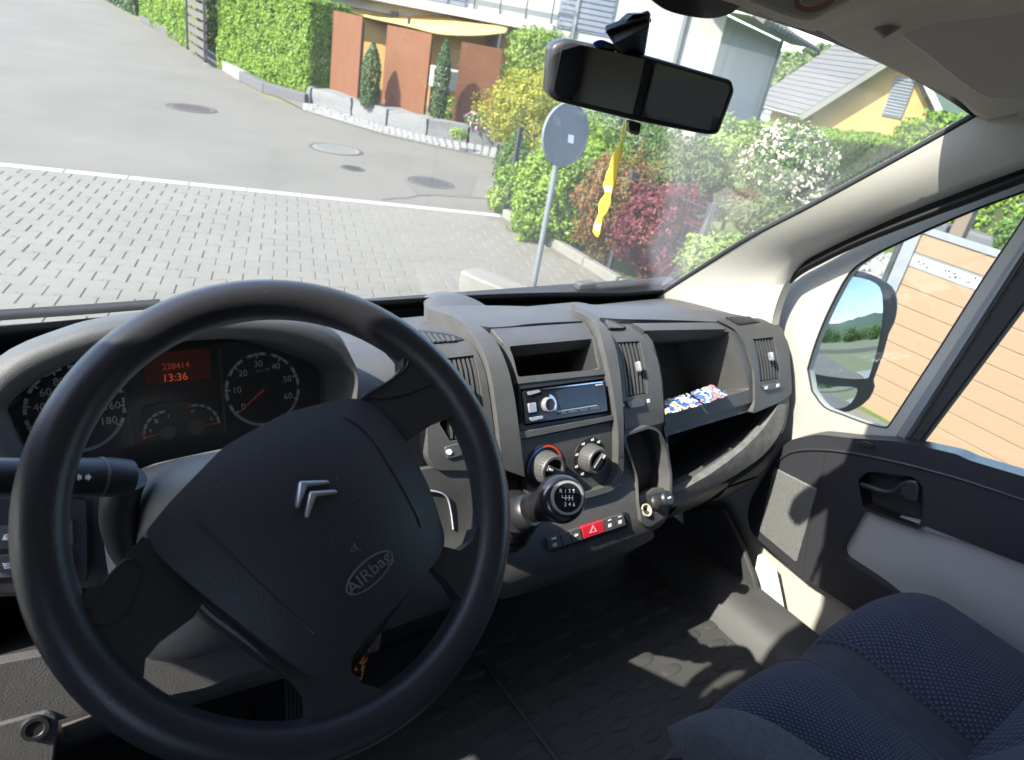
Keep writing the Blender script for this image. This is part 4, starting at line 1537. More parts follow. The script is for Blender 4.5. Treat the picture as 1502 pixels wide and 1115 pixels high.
# lower inner body beside the passenger's feet
PL = lambda x: Plane((x, 0, 0), (-1, 0, 0))
x145, x148, x150 = PL(1.45), PL(1.48), PL(1.50)
panel(x150, 'inner_sill_panel', [(1000, 690), (1160, 560), (1190, 700), (1190, 1000), (1120, 1010), (1020, 900)], M['greige'], van, -.02, .01)
panel(PL(1.462), 'sill', [(1111, 814), (1119, 820), (1133, 838), (1157, 958), (1160, 1000), (1132, 1000), (1124, 930), (1104, 848)], M['creampaint'], van, .0, .02, bevel=.003)
panel(PL(1.425), 'kick_trim', rnd([(1000, 745), (1062, 745), (1088, 800), (1106, 850), (1124, 925), (1128, 990), (1060, 1000), (1010, 900)], 8), M['floor'], van, .0, .015, bevel=.005)
bmx = bmesh.new()
loft_bm(bmx, [[V((x, y, z)) for y in (.95, .70, .60, .52, .40, .1)] for x, z in ((1.30, .552), (1.325, .60), (1.36, .625), (1.44, .63))])
mesh_obj('step_trim', bmx, M['floor'], van, 40)
tube('weather_strip', crom([P(1126, 908, x=1.43), P(1134, 930, x=1.43), P(1150, 958, x=1.43), P(1185, 985, x=1.43)], 5), .011, M['rubber'], van, 8)
lathe('trim_clip', [(0, .003), (.006, .003), (.008, 0)], P(1110, 893, x=1.424), (-1, 0, 0), mat('brass', (.35, .28, .15), .4, .6), van, 12)

# ------------------------------------------------------------------ DASHBOARD
FP = Prof([(1.19, 1.205), (1.10, 1.258), (.96, 1.285), (.89, 1.284), (.842, 1.265), (.805, 1.226), (.77, 1.17), (.745, 1.11), (.730, 1.06), (.716, 1.025), (.694, .99), (.676, .955), (.668, .92), (.676, .88), (.715, .82), (.80, .74), (.95, .6)])
SMAX = FP.s[-1]
dash = thing('dashboard', (VX, .9, .7), 'dark grey dusty dashboard across the cab with vents, trays and controls', 'dashboard')
fuv = lambda px, off: [FP.uv(x, y, off) for x, y in px]

# outlines traced in the photograph
slot = rnd([(747, 508), (869, 497), (879.5, 541.5), (760, 553)], 4)
radio = [(763, 571), (887.5, 555), (893.5, 606), (769.5, 625)]
trayO = rnd([(948, 489), (1069, 487), (1099, 572), (975, 604)], [2, 3, 6, 3])
shelfO = rnd([(981, 640), (1094, 606), (1142, 592), (1130, 616), (1098, 652), (1048, 692), (988, 727)], [4, 2, 4, 10, 10, 10, 3])
cupO = rnd([(917, 640), (953, 628), (966, 634), (977, 657), (983, 697), (981, 736), (965, 752), (938, 748), (936, 700)], 8)
ventR = [(905, 502), (938, 500.5), (950, 577.5), (919, 582.5)]
ventE = [(1100, 499), (1130, 496), (1139.5, 555.5), (1110.5, 560)]
ventL = [(650, 526), (695, 521), (704, 560), (709, 608), (712, 640), (660, 647), (645, 622)]
clus = crom([(12, 597), (110, 534), (250, 505), (366, 499), (449, 519), (505, 538), (522, 560), (517, 600), (480, 640), (380, 680), (170, 720), (60, 690), (38, 657)], 1)
OR = 0.0
RP = Prof([(1.19, 1.205), (1.10, 1.245), (.96, 1.265), (.90, 1.264), (.858, 1.248), (.822, 1.21), (.79, 1.16), (.764, 1.10), (.742, 1.046), (.722, 1.0), (.712, .955), (.716, .91), (.745, .85), (.80, .78), (.90, .70), (1.0, .6)])   # passenger side: a little deeper, its lower lip further out
RMAX = RP.s[-1]
ruv = lambda px, off: [RP.uv(x, y, off) for x, y in px]
XS = 1.062
pocketO = rnd([(-70, 876), (60, 874), (130, 862), (222, 880), (232, 925), (150, 940), (60, 955), (-70, 980)], 6)
holes = [fuv(pocketO, -.028), fuv(slot, 0), fuv(radio, 0), fuv(cupO, 0), fuv(ventR, -.01), fuv(ventL, 0)]
rholes = [ruv(trayO, 0), ruv(shelfO, 0), ruv(ventE, 0)]
clus_uv = fuv(clus, -.03)
body = panel_uv(FP, 'body', [V((-.27, 0)), V((XS, 0)), V((XS, SMAX)), V((-.27, SMAX))], M['dash'], dash, -.028, .006, holes + [clus_uv], 0, step=.012)
panel_uv(RP, 'body', [V((XS - .13, 0)), V((1.475, 0)), V((1.475, RMAX)), V((XS - .13, RMAX))], M['dash'], dash, -.030, .006, rholes, 0, step=.012)


def recess(name, uvpoly, off, depth, m, parent=None, shrink=.96, FP=FP):
    """box-like hollow behind an opening"""
    c = sum(uvpoly, V((0, 0))) / len(uvpoly)
    bm = bmesh.new()
    ps = [FP.pos(p.x, p.y, off) for p in uvpoly]
    n = FP.nrm(c.x, c.y)
    qs = [p - n * depth + (FP.pos(c.x, c.y, off) - p) * (1 - shrink) for p in ps]
    a = [bm.verts.new(p) for p in ps]
    b = [bm.verts.new(q) for q in qs]
    for i in range(len(a)): bm.faces.new((a[i], b[i], b[(i + 1) % len(a)], a[(i + 1) % len(a)]))
    bm.faces.new(b)
    return mesh_obj(name, bm, m, parent or dash, 30)


# top deck pieces
tp = panel(FP, 'top_panel', crom([(622, 449), (706, 448), (806, 452), (853, 470)], 4) + crom([(853, 471), (790, 474), (717, 480), (676, 463)], 4), M['dashtop'], dash, .002, .03, bevel=.004)
panel(FP, 'upper_fascia', [(720, 482), (858, 473), (870, 492), (872, 494), (738, 503), (728, 492)], M['dashtop'], dash, .0, .03, bevel=.002)
panel(RP, 'top_pad', crom([(838, 446), (960, 450), (1060, 458), (1120, 470)], 4) + crom([(1090, 474), (1000, 470), (915, 468), (880, 466)], 4), M['dashtop'], dash, OR + .004, .02, bevel=.003)
panel(RP, 'tray_hood', [(928, 474), (1044, 474), (1066, 483), (946, 485)], M['dashtop'], dash, OR + .010, .03, bevel=.004)
# speaker bulge on top by the glass
bmx = bmesh.new()
cc = onW(667, 449, .045)
prof_ = [(math.cos(math.pi * i / 14), math.sin(math.pi * i / 14)) for i in range(15)]
rws = []
for k, (dy, s, hgt) in enumerate(((-.048, .98, -.012), (-.046, 1.0, .004), (-.03, 1.0, .010), (.0, .92, .018), (.03, .74, .022), (.06, .5, .014))):
    rws.append([cc + V((.076 * s * c_, dy, -.006 + hgt * (.25 + .75 * s_))) for c_, s_ in prof_])
loft_bm(bmx, rws)
mesh_obj('sensor_cowl', bmx, M['dashtop'], dash, 80, sub=1)

# console: ribs, frame, slot, strip
def strip(name, left, right, off, thick, m, bevel=.004, n=6, trace=None):
    return panel(FP, name, crom(left, n) + crom(right[::-1], n), m, dash, off, thick, bevel=bevel, seg=3, trace=trace)


strip('console_rib', [(627, 452), (668, 466), (690, 487), (709, 517), (720, 552), (727, 596), (733, 646), (736, 688)], [(650, 449), (692, 470), (724, 496), (742, 531), (753, 572), (759, 610), (764, 650), (770, 700)], .010, .04, M['rib'], .007)
strip('console_rib', [(842, 455), (872, 473), (885, 508), (897, 561), (903, 600), (907, 640), (906, 690), (902, 704)], [(855, 455), (884, 474), (900, 500), (908, 535), (913, 584), (915, 625), (914.5, 680), (910, 712)], .012, .04, M['rib'], .004)
panel(FP, 'slot_frame', [(738, 502), (872, 492.5), (886, 541), (887, 549), (761, 563)], M['rib'], dash, .0, .03, holes=[slot], bevel=.003)
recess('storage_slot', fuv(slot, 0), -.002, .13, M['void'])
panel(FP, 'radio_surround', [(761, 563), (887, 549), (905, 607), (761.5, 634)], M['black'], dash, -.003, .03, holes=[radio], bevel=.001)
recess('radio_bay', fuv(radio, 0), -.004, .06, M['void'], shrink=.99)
panel(FP, 'trim_bar', rnd([(761, 634.5), (904, 608.5), (906.5, 615), (762, 645)], 2), M['rib'], dash, .004, .03, bevel=.003)

# climate panel
cp = panel(FP, 'climate_panel', rnd([(762, 646.5), (906, 617), (907, 690), (897, 711), (778, 738), (768, 690)], [1, 2, 10, 14, 8, 1]), M['dash'], dash, -.004, .03, bevel=.003)
strip('console_frame', [(915, 640), (914.5, 690), (905, 714), (880, 726), (830, 738), (776, 750)], [(907, 640), (906, 690), (897, 708), (876, 718), (830, 729), (776, 740)], .012, .04, M['rib'], .004)


def knob(px, py, rpx, pointer, name, m_dial):
    u, v = FP.uv(px, py, .02)
    n = FP.nrm(u, v)
    c = FP.pos(u, v, -.004)
    r = rpx * (c - CAM).dot(FW) / FPX
    kb = lathe(name, [(r * 1.08, 0), (r * 1.08, .004), (r, .006), (r * .97, .024), (r * .9, .027), (r * .74, .027), (r * .70, .010), (0, .010)], c, n, M['rib'], dash, 40)
    bm = bmesh.new()
    ax = n
    s = V((1, 0, 0))
    w = ax.cross(s)
    for k in range(28):
        a = 2 * math.pi * k / 28
        d = s * math.cos(a) + w * math.sin(a)
        t = ax.cross(d)
        box_bm(bm, c + d * (r * .99) + ax * .015, r * .05, r * .1, .016, d, t, ax)
    mesh_obj('knurl', bm, M['rib'], kb, 0, kind='stuff')
    a = V(pointer)
    d = (s * a.x + w * a.y).normalized()
    t = ax.cross(d)
    bm = bmesh.new()
    box_bm(bm, c + ax * .020, r * 1.36, r * .42, .024, d, t, ax)
    mesh_obj('pointer', bm, M['black'], kb, 0, .002)
    bm = bmesh.new()
    box_bm(bm, c + ax * .0325 + d * r * -.46, r * .26, r * .12, .002, d, t, ax)
    mesh_obj('mark', bm, M['white'], kb, 0)
    # dark dial plate behind the knob
    lathe('dial_plate', [(0, .0012), (r * 1.5, .0012), (r * 1.52, -.002)], c, n, M['black'], kb, 40)
    return c, n, s, w, r


def arcstrip(name, c, n, s, w, r0_, r1_, a0, a1, m, parent, h=.0015):
    bm = bmesh.new()
    rows_ = []
    for i in range(17):
        a = a0 + (a1 - a0) * i / 16
        d = s * math.cos(a) + w * math.sin(a)
        rows_.append([c + d * r0_ + n * h, c + d * r1_ + n * h])
    loft_bm(bm, rows_)
    return mesh_obj(name, bm, m, parent, 0)


c, n, s, w, r = knob(811, 690, 23, (1, -.55), 'temperature_knob', None)
kt = bpy.data.objects['temperature_knob']
sgn = 1 if w.z > 0 else -1
arcstrip('cold_scale', c, n, s, w * sgn, r * 1.30, r * 1.42, R(185), R(95), M['blue'], kt, .0025)
arcstrip('hot_scale', c, n, s, w * sgn, r * 1.30, r * 1.44, R(95), R(5), mat('hot print', (.75, .07, .03), .5), kt, .0025)
c, n, s, w, r = knob(876.5, 676, 20, (-.8, -.9), 'airflow_knob', None)
ka = bpy.data.objects['airflow_knob']
for a in (200, 160, 120, 80, 50, 240):
    d = s * math.cos(R(a)) + w * sgn * math.sin(R(a))
    bm = bmesh.new()
    box_bm(bm, c + d * (r * 1.33) + n * .0025, .004, .003, .001, s, w, n)
    box_bm(bm, c + d * (r * 1.33) + n * .0025 + s * .0028, .0015, .005, .001, s, w, n)
    mesh_obj('symbol', bm, M['white'], ka, 0)

# lower fascia with the switch row
fo_ = [(777, 745), (830, 738), (882, 727), (906, 714), (915, 695), (916, 655), (927, 672), (935, 706), (938, 737), (941, 762), (955, 776), (962, 788), (919, 812), (866, 835), (800, 862), (733, 880), (725, 800), (735, 760)]
lf = panel(FP, 'lower_fascia', rnd(fo_, [3, 3, 5, 8, 3, 6, 10, 10, 6, 6, 4, 10, 10, 10, 10, 4, 6, 6]), M['rib'], dash, -.002, .03, bevel=.006, seg=3)
panel(FP, 'switch_bezel', rnd([(800, 790), (921, 750), (924, 772), (914, 778), (808, 811)], 5), M['black'], dash, .001, .01, bevel=.001)
sw = [(803, 821), (822, 835.5), (836.5, 851), (853, 884), (885, 900), (901, 914)]
def swy(x, f): return (789 - (x - 802) * .322) * (1 - f) + (808.5 - (x - 809) * .345) * f
for i, (xa, xb) in enumerate(sw):
    dx = 4
    q = [(xa, swy(xa, .04)), (xb, swy(xb, .04)), (xb + dx, swy(xb + dx, .95)), (xa + dx, swy(xa + dx, .95))]
    hz_ = i == 3
    bt = panel(FP, 'hazard_switch' if hz_ else 'switch', q, M['red'] if hz_ else M['dash'], dash, .006, .008, bevel=.0012, label='red hazard light switch with triangle' if hz_ else None)
    cxp, cyp = sum(p[0] for p in q) / 4, sum(p[1] for p in q) / 4
    if hz_:
        tri = [(cxp - 4.5, cyp + 5), (cxp + 5, cyp + 2.5), (cxp, cyp - 6)]
        panel(FP, 'triangle', [(cxp - 5.5, cyp + 5.5), (cxp + 6, cyp + 2.5), (cxp - .5, cyp - 7)], mat('pale red print', (.75, .25, .28), .5), bt, .0066, .0008, holes=[[(cxp - 2.8, cyp + 3.4), (cxp + 3, cyp + 1.8), (cxp - .3, cyp - 3.4)]])
    elif i == 0:
        text_px(FP, 'symbol', '(|||)', M['white'], .007, (cxp, cyp + 3), (cxp + 4, cyp + 1.7), .0064, bt)
        panel(FP, 'bar', [(cxp - 5, cyp - 6), (cxp + 2, cyp - 8), (cxp + 2.4, cyp - 6), (cxp - 4.6, cyp - 4)], M['white'], bt, .0066, .0008)
    elif i == 2:
        text_px(FP, 'symbol', '0≢', M['white'], .008, (cxp, cyp), (cxp + 4, cyp - 1.3), .0064, bt)
    elif i >= 4:
        panel(FP, 'padlock', [(cxp - 2, cyp), (cxp + 2.4, cyp - 1.4), (cxp + 2.8, cyp + 3.4), (cxp - 1.6, cyp + 4.8)], M['white'], bt, .0066, .0008)
        panel(FP, 'mark', [(cxp - 2.5, cyp - 6), (cxp + 2, cyp - 7.5), (cxp + 2.2, cyp - 6.3), (cxp - 2.3, cyp - 4.8)], M['white'], bt, .0066, .0008)

# cup bin with socket and lighter
panel(FP, 'cup_bin_frame', rnd([(915, 637), (953, 624), (967, 630), (980, 656), (986, 697), (985, 738), (974, 760), (951, 774), (941, 768), (937, 735), (935, 700), (915, 650)], 8), M['rib'], dash, .006, .03, holes=[cupO], bevel=.0025)
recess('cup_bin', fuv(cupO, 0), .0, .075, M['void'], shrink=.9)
u, v = FP.uv(951, 740, -.01)
ldg = panel(FP, 'socket_ledge', rnd([(938, 728), (962, 716), (980, 715), (981, 738), (965, 754), (940, 750)], 4), M['rib'], dash, -.008, .02, bevel=.002)
nu = (FP.nrm(u, v) + V((0, 0, .5))).normalized()
for (px, py, rp_, kind_) in ((946, 749, 9.5, 0), (964, 736, 13, 1)):
    q = P(px, py, y=FP.pos(u, v, .004).y)
    r = rp_ * (q - CAM).dot(FW) / FPX
    if kind_ == 0:
        lathe('power_socket', [(r, -.01), (r, .006), (r * .8, .006), (r * .75, -.02), (0, -.02)], q, nu, mat('beige plastic', (.50, .45, .33), .4), dash, 24)
        o = lathe('socket_plate', [(0, -.012), (r * .74, -.012), (r * .74, -.016)], q, nu, mat('brass plate', (.45, .36, .16), .35, .8), dash, 24)
    else:
        o = lathe('cigarette_lighter', [(r, -.01), (r, .004), (r * .82, .008), (r * .78, .018), (r * .9, .02), (r * .9, .030), (r * .7, .034), (0, .034)], q, nu, M['black'], dash, 28)
        bm = bmesh.new()
        box_bm(bm, q + nu * .035, .008, .003, .001, (1, 0, 0), nu.cross(V((1, 0, 0))), nu)
        mesh_obj('mark', bm, M['white'], o, 0)


# air vents
def vent(uvq, off, nsl, frame_px, froff, nm='air_vent', tab=.5, thick=.02, tabm=None, FP=FP):
    """uvq: four corners TL TR BR BL in the face's own coordinates"""
    tl, tr, br, bl = uvq
    inner = lambda k: [tl.lerp(tr, k), bl.lerp(br, k)]
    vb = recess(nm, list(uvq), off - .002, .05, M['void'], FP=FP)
    for i in range(nsl):
        k = (i + .5) / nsl
        a, b = inner(k)
        bm = bmesh.new()
        pts = []
        for j in range(7):
            q = a.lerp(b, .02 + .96 * j / 6)
            n = FP.nrm(q.x, q.y)
            pts.append((FP.pos(q.x, q.y, off - .003), n))
        rows_ = []
        for p, n in pts:
            t = V((.0022, 0, 0))
            rows_.append([p + t, p - t, p - t * .6 - n * .03 + V((.006, 0, 0)), p + t * .6 - n * .03 + V((.006, 0, 0))])
        loft_bm(bm, rows_, closed=True, cap=True)
        mesh_obj('slat', bm, M['dash'], vb, 30)
    if tab is not None:
        m_ = tl.lerp(tr, .55).lerp(bl.lerp(br, .55), tab)
        n = FP.nrm(m_.x, m_.y)
        p = FP.pos(m_.x, m_.y, off)
        bm = bmesh.new()
        box_bm(bm, p + n * .006, .006, .020, .014, (1, 0, 0), n.cross(V((1, 0, 0))), n)
        mesh_obj('thumb_tab', bm, tabm or M['satin'], vb, 30, .003)
    return vb


# centre-right vent column
colA = rnd([(888, 474), (922, 478), (950, 497), (964, 524), (971, 562), (974, 620), (950, 626), (917, 636), (913, 584), (906, 531), (897, 496)], [4, 8, 8, 8, 8, 4, 4, 2, 4, 4, 4])
panel(FP, 'vent_column', colA, M['dash'], dash, -.008, .03, holes=[ventR], bevel=.005, seg=3)
vent(fuv(ventR, -.01), -.008, 6, None, 0, tab=.5)
o = panel(FP, 'vent_dial', rnd([(920, 589), (943, 584), (946, 595), (924, 599)], 2), M['rib'], dash, -.002, .012, bevel=.002)
for px in (914, 951): panel(FP, 'mark', [(px - 2, 594), (px + 1.5, 592), (px + 2.2, 596), (px - 1.4, 598)] if px < 930 else [(px - 2, 586), (px + 2, 585), (px + 2.6, 590), (px - 1.4, 591)], M['white'], o, -.0075, .001)
dm = panel(FP, 'demister_grille', [(888, 468), (901, 471), (919, 480), (893, 481)], M['void'], dash, -.003, .01)
for k in range(6):
    f = k / 6
    panel(FP, 'slat', [(889 + 26 * f * .9, 469 + 9 * f), (891 + 26 * f * .9, 469.6 + 9 * f), (897 + 22 * f, 480.4), (895 + 22 * f, 480.6)], M['dash'], dm, .0, .004)
# right-hand end vent column
colB = rnd([(1046, 472), (1112, 469), (1142, 484), (1152, 509), (1156.5, 556), (1157, 578), (1141, 589), (1098, 607), (1103, 590), (1102, 543), (1092, 512), (1076, 486)], [6, 8, 8, 8, 6, 6, 8, 6, 4, 6, 6, 8])
panel(RP, 'vent_column', colB, M['dash'], dash, OR + .008, .04, holes=[ventE], bevel=.006, seg=3, trace=OR)
vent(ruv(ventE, 0), OR + .008, 7, None, 0, tab=.45, FP=RP)
o = panel(RP, 'vent_dial', rnd([(1113, 565), (1138, 560), (1140, 568), (1116, 573)], 2), M['rib'], dash, OR + .012, .012, bevel=.002, trace=OR)
for px in (1117, 1134): panel(RP, 'mark', [(px - 2, 566.5 - (px - 1117) * .2), (px + 2, 565.5 - (px - 1117) * .2), (px + 2, 569.5 - (px - 1117) * .2), (px - 2, 570.5 - (px - 1117) * .2)], M['white'], o, OR + .0130, .001, trace=OR)
dm = panel(RP, 'demister_grille', rnd([(1060, 470), (1094, 468), (1112, 475), (1080, 480)], 3), M['void'], dash, OR + .0095, .01, trace=OR)
for k in range(8):
    f = k / 8
    panel(RP, 'slat', [(1061 + 36 * f, 470 - f * 1.5), (1063 + 36 * f, 470 - f * 1.5), (1081 + 28 * f, 479 - 4 * f), (1079 + 28 * f, 479 - 4 * f)], M['dash'], dm, OR + .0120, .004, trace=OR)
# end cap of the dashboard
panel(RP, 'end_cap', rnd([(1126, 462), (1148, 482), (1156, 510), (1159, 560), (1157, 600), (1153, 622), (1146, 640), (1140, 600), (1140, 520)], 6), M['dashtop'], dash, OR + .004, .03, bevel=.008, seg=3)

# left vent column (half behind the wheel)
colL = rnd([(600, 478), (650, 482), (680, 494), (700, 515), (712, 545), (720, 596), (726, 640), (728, 672), (690, 690), (640, 690), (628, 670), (625, 600), (600, 540), (585, 500)], 8)
panel(FP, 'vent_column', colL, M['dash'], dash, .0, .05, holes=[ventL], bevel=.008, seg=3)
a_ = fuv(ventL, 0)
vent([a_[0], a_[1], a_[4], a_[5]], .0, 7, None, 0, tab=.45, tabm=M['dash'])
o = panel(FP, 'vent_dial', rnd([(652, 656), (674, 650), (680, 668), (657, 674)], 4), M['rib'], dash, .003, .012, bevel=.002)
panel(FP, 'mark', [(659 + 4.5 * math.cos(a), 663 + 4.5 * math.sin(a)) for a in [i * .628 for i in range(10)]], M['white'], o, .0045, .001)
dm = panel(FP, 'demister_grille', crom([(606, 484), (640, 487), (664, 491), (680, 497)], 3) + crom([(680, 498), (650, 502), (625, 502), (612, 496)], 3), M['void'], dash, .002, .01)
for k in range(7):
    f = k / 7
    panel(FP, 'slat', [(609 + 62 * f, 485 + 9 * f), (612 + 62 * f, 485.5 + 9 * f), (626 + 50 * f, 501.5 - 3 * f), (622 + 50 * f, 502 - 3 * f)], M['dash'], dm, .005, .006)

# passenger tray and open shelf
panel(RP, 'tray_frame', rnd([(926, 476), (1062, 474), (1082, 490), (1097, 520), (1103, 560), (1103, 590), (1050, 604), (974, 623), (971, 560), (964, 524), (950, 497)], 5), M['dash'], dash, OR + .002, .03, holes=[trayO], bevel=.006, seg=3, trace=OR)
tu = ruv(trayO, 0)
recess('storage_tray', tu, OR, .15, M['dash'], shrink=.93, FP=RP)
panel(RP, 'shelf_surround', rnd([(975, 624), (1050, 605), (1104, 591), (1140, 588), (1157, 580), (1155, 620), (1146, 636), (1111, 677), (1061, 711), (986, 748), (983, 700), (980, 650)], 6), M['dash'], dash, OR - .004, .03, holes=[shelfO], bevel=.006, seg=3, trace=OR)
su = ruv(shelfO, 0)
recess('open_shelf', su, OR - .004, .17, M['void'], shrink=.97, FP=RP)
# worn rolled lip of the shelf
panel(RP, 'shelf_lip', crom([(987, 726), (1020, 708), (1048, 691), (1075, 671), (1098, 651), (1118, 630), (1132, 611), (1142, 592)], 3) + crom([(1154, 594), (1150, 620), (1141, 641), (1125, 662), (1104, 680), (1070, 702), (1030, 722), (986, 744)], 3),
      mat('worn plastic', (.085, .085, .083), .5, 0, (700, .3), (45, .18, (.16, .16, .155))), dash, .006, .02, bevel=.005, seg=3)
gl_ = panel(RP, 'glovebox_underside', rnd([(986, 760), (1061, 718), (1111, 684), (1140, 655), (1120, 690), (1060, 735), (980, 790), (960, 800)], 6), M['rib'], dash, OR - .006, .02, bevel=.004, trace=OR - .006)
panel(FP, 'lower_console_door', rnd([(797, 912), (812, 880), (880, 853), (880, 860), (850, 890)], 4), M['black'], dash, -.018, .008, bevel=.002, trace=-.02)

# ------------------------------------------------------------------ instrument hood and cluster
CPL = Plane((.27, .905, 1.215), (0, -math.cos(R(24)), math.sin(R(24))))
HPL = Plane((.27, .80, 1.30), (0, -math.cos(R(8)), math.sin(R(8))))
inn = crom([(36, 662), (18, 622), (12, 597), (50, 562), (110, 531), (180, 514), (250, 503), (310, 498), (366, 497), (410, 503), (449, 515), (490, 530), (514, 545), (519, 560), (516, 585), (510, 620)], 3)
out_ = crom([(-10, 690), (-30, 630), (-30, 570), (20, 522), (100, 489), (150, 475), (220, 464), (300, 461), (383, 463), (425, 466), (466, 474), (498, 492), (514, 522), (522, 545), (521, 580), (516, 622)], 3)
I3 = [HPL.pos(*HPL.uv(x, y)) for x, y in inn]
O3 = [HPL.pos(*HPL.uv(x, y)) for x, y in out_]
N_ = len(I3)
back = []
for i, (a, b) in enumerate(zip(I3, O3)):
    p = I3[i].copy()
    back.append(CPL.p0 + (p - CPL.p0) - CPL.n * (p - CPL.p0).dot(CPL.n))
mid = [a.lerp(b, .5) + HPL.n * .010 for a, b in zip(I3, O3)]
rise = lambda p, dy, dz: V((p.x + (p.x - .24) * dy * .25, p.y + dy, p.z + dz))
rows = [back, I3, [a.lerp(m_, .35) + HPL.n * .004 for a, m_ in zip(I3, mid)], mid, [m_.lerp(b, .6) + HPL.n * .006 for m_, b in zip(mid, O3)], O3,
        [rise(p, .03, -.006) for p in O3], [rise(p, .09, -.040) for p in O3], [rise(p, .16, -.085) for p in O3], [rise(p, .30, -.18) for p in O3]]
loft('instrument_hood', rows, [M['dashtop']], dash, smooth=60)
ic = panel(CPL, 'instrument_cluster', [(-20, 600), (40, 540), (250, 480), (370, 470), (540, 530), (540, 600), (440, 690), (120, 760), (0, 700)], mat('cluster face', (.016, .016, .018), .35, 0, (900, .3)), dash, -.004, .01)
panel(CPL, 'dial_divider', [(178, 560), (184, 558), (197, 652), (192, 654)], M['dash'], ic, .004, .008, bevel=.001)
panel(CPL, 'dial_divider', [(321, 510), (325, 509), (333, 630), (329, 632)], M['dash'], ic, .004, .008, bevel=.001)
M['dialring'] = mat('dial ring print', (.42, .44, .47), .4)
M['tick'] = mat('dial tick print', (.7, .72, .75), .4)


def gauge(cpx, cpy, rr, r_m=None, nm='tachometer'):
    c2 = CPL.uv(cpx, cpy, .002)
    d = lathe_bm(bmesh.new(), [(0, .0), (rr, .0), (rr, -.003)], CPL.pos(c2.x, c2.y, .001), CPL.n, 40)
    d = mesh_obj(nm, d, M['gloss'] if False else mat('dial face', (.014, .014, .016), .3), ic, 30)
    return c2, d


def ring(name, c2, r0_, r1_, a0, a1, m, parent, off=.003):
    bm = bmesh.new()
    rows_ = []
    for i in range(49):
        a = a0 + (a1 - a0) * i / 48
        rows_.append([CPL.pos(c2.x + math.cos(a) * q, c2.y + math.sin(a) * q, off) for q in (r0_, r1_)])
    loft_bm(bm, rows_)
    return mesh_obj(name, bm, m, parent, 0)


def ctext(s, c2, a, r, size, parent, m=None, nm='numeral'):
    return text(nm, s, m or M['tick'], size, CPL.pos(c2.x + math.cos(a) * r, c2.y + math.sin(a) * r, .0045), CPL.U, CPL.W, parent)


def dialset(cpx, cpy, rpx, nums, a0, a1, nm, needle):
    c2 = CPL.uv(cpx, cpy, .002)
    e2 = CPL.uv(cpx + rpx, cpy - rpx * .1, .002)
    r = (e2 - c2).length
    g2, d = gauge(cpx, cpy, r, nm=nm)
    ring('dial_ring', c2, r * .925, r, 0, 2 * math.pi, M['dialring'], d)
    for i, s in enumerate(nums):
        a = a0 + (a1 - a0) * i / (len(nums) - 1)
        ctext(s, c2, a, r * .70, r * .24, d)
        ring('tick', c2, r * .86, r * 1.0, a - .02, a + .02, M['tick'], d, .0036)
        if i < len(nums) - 1:
            for k in range(1, 4):
                b = a + (a1 - a0) / (len(nums) - 1) * k / 4
                ring('tick', c2, r * .925, r * 1.0, b - .06, b + .06, M['tick'] if k % 2 else M['void'], d, .0038)
    if needle is not None:
        bm = bmesh.new()
        dd = V((math.cos(needle), math.sin(needle)))
        t = V((-dd.y, dd.x))
        q = [c2 + dd * (r * .0) + t * r * .03, c2 + dd * r * .92 + t * r * .012, c2 + dd * r * .92 - t * r * .012, c2 - t * r * .03]
        vs = [bm.verts.new(CPL.pos(p.x, p.y, .007)) for p in q] + [bm.verts.new(CPL.pos(p.x, p.y, .0055)) for p in q]
        for f in ((0, 1, 2, 3), (7, 6, 5, 4), (0, 4, 5, 1), (1, 5, 6, 2), (2, 6, 7, 3), (3, 7, 4, 0)): bm.faces.new([vs[i] for i in f])
        mesh_obj('needle', bm, mat('needle', (.85, .13, .06), .45), d, 0)
    return c2, r, d


dialset(386, 571, 53, ['0', '10', '20', '30', '40', '50', '60'], R(214), R(-24), 'tachometer', R(216))
dialset(112, 600, 73, ['0', '20', '40', '60', '80', '100', '120', '140', '160', '180'], R(225), R(-32), 'speedometer', None)
q = CPL.uv(385, 543, .004)
text('unit_print', 'rpm x 100', M['dialring'], .0048, CPL.pos(q.x, q.y, .0045), CPL.U, CPL.W, bpy.data.objects['tachometer'])
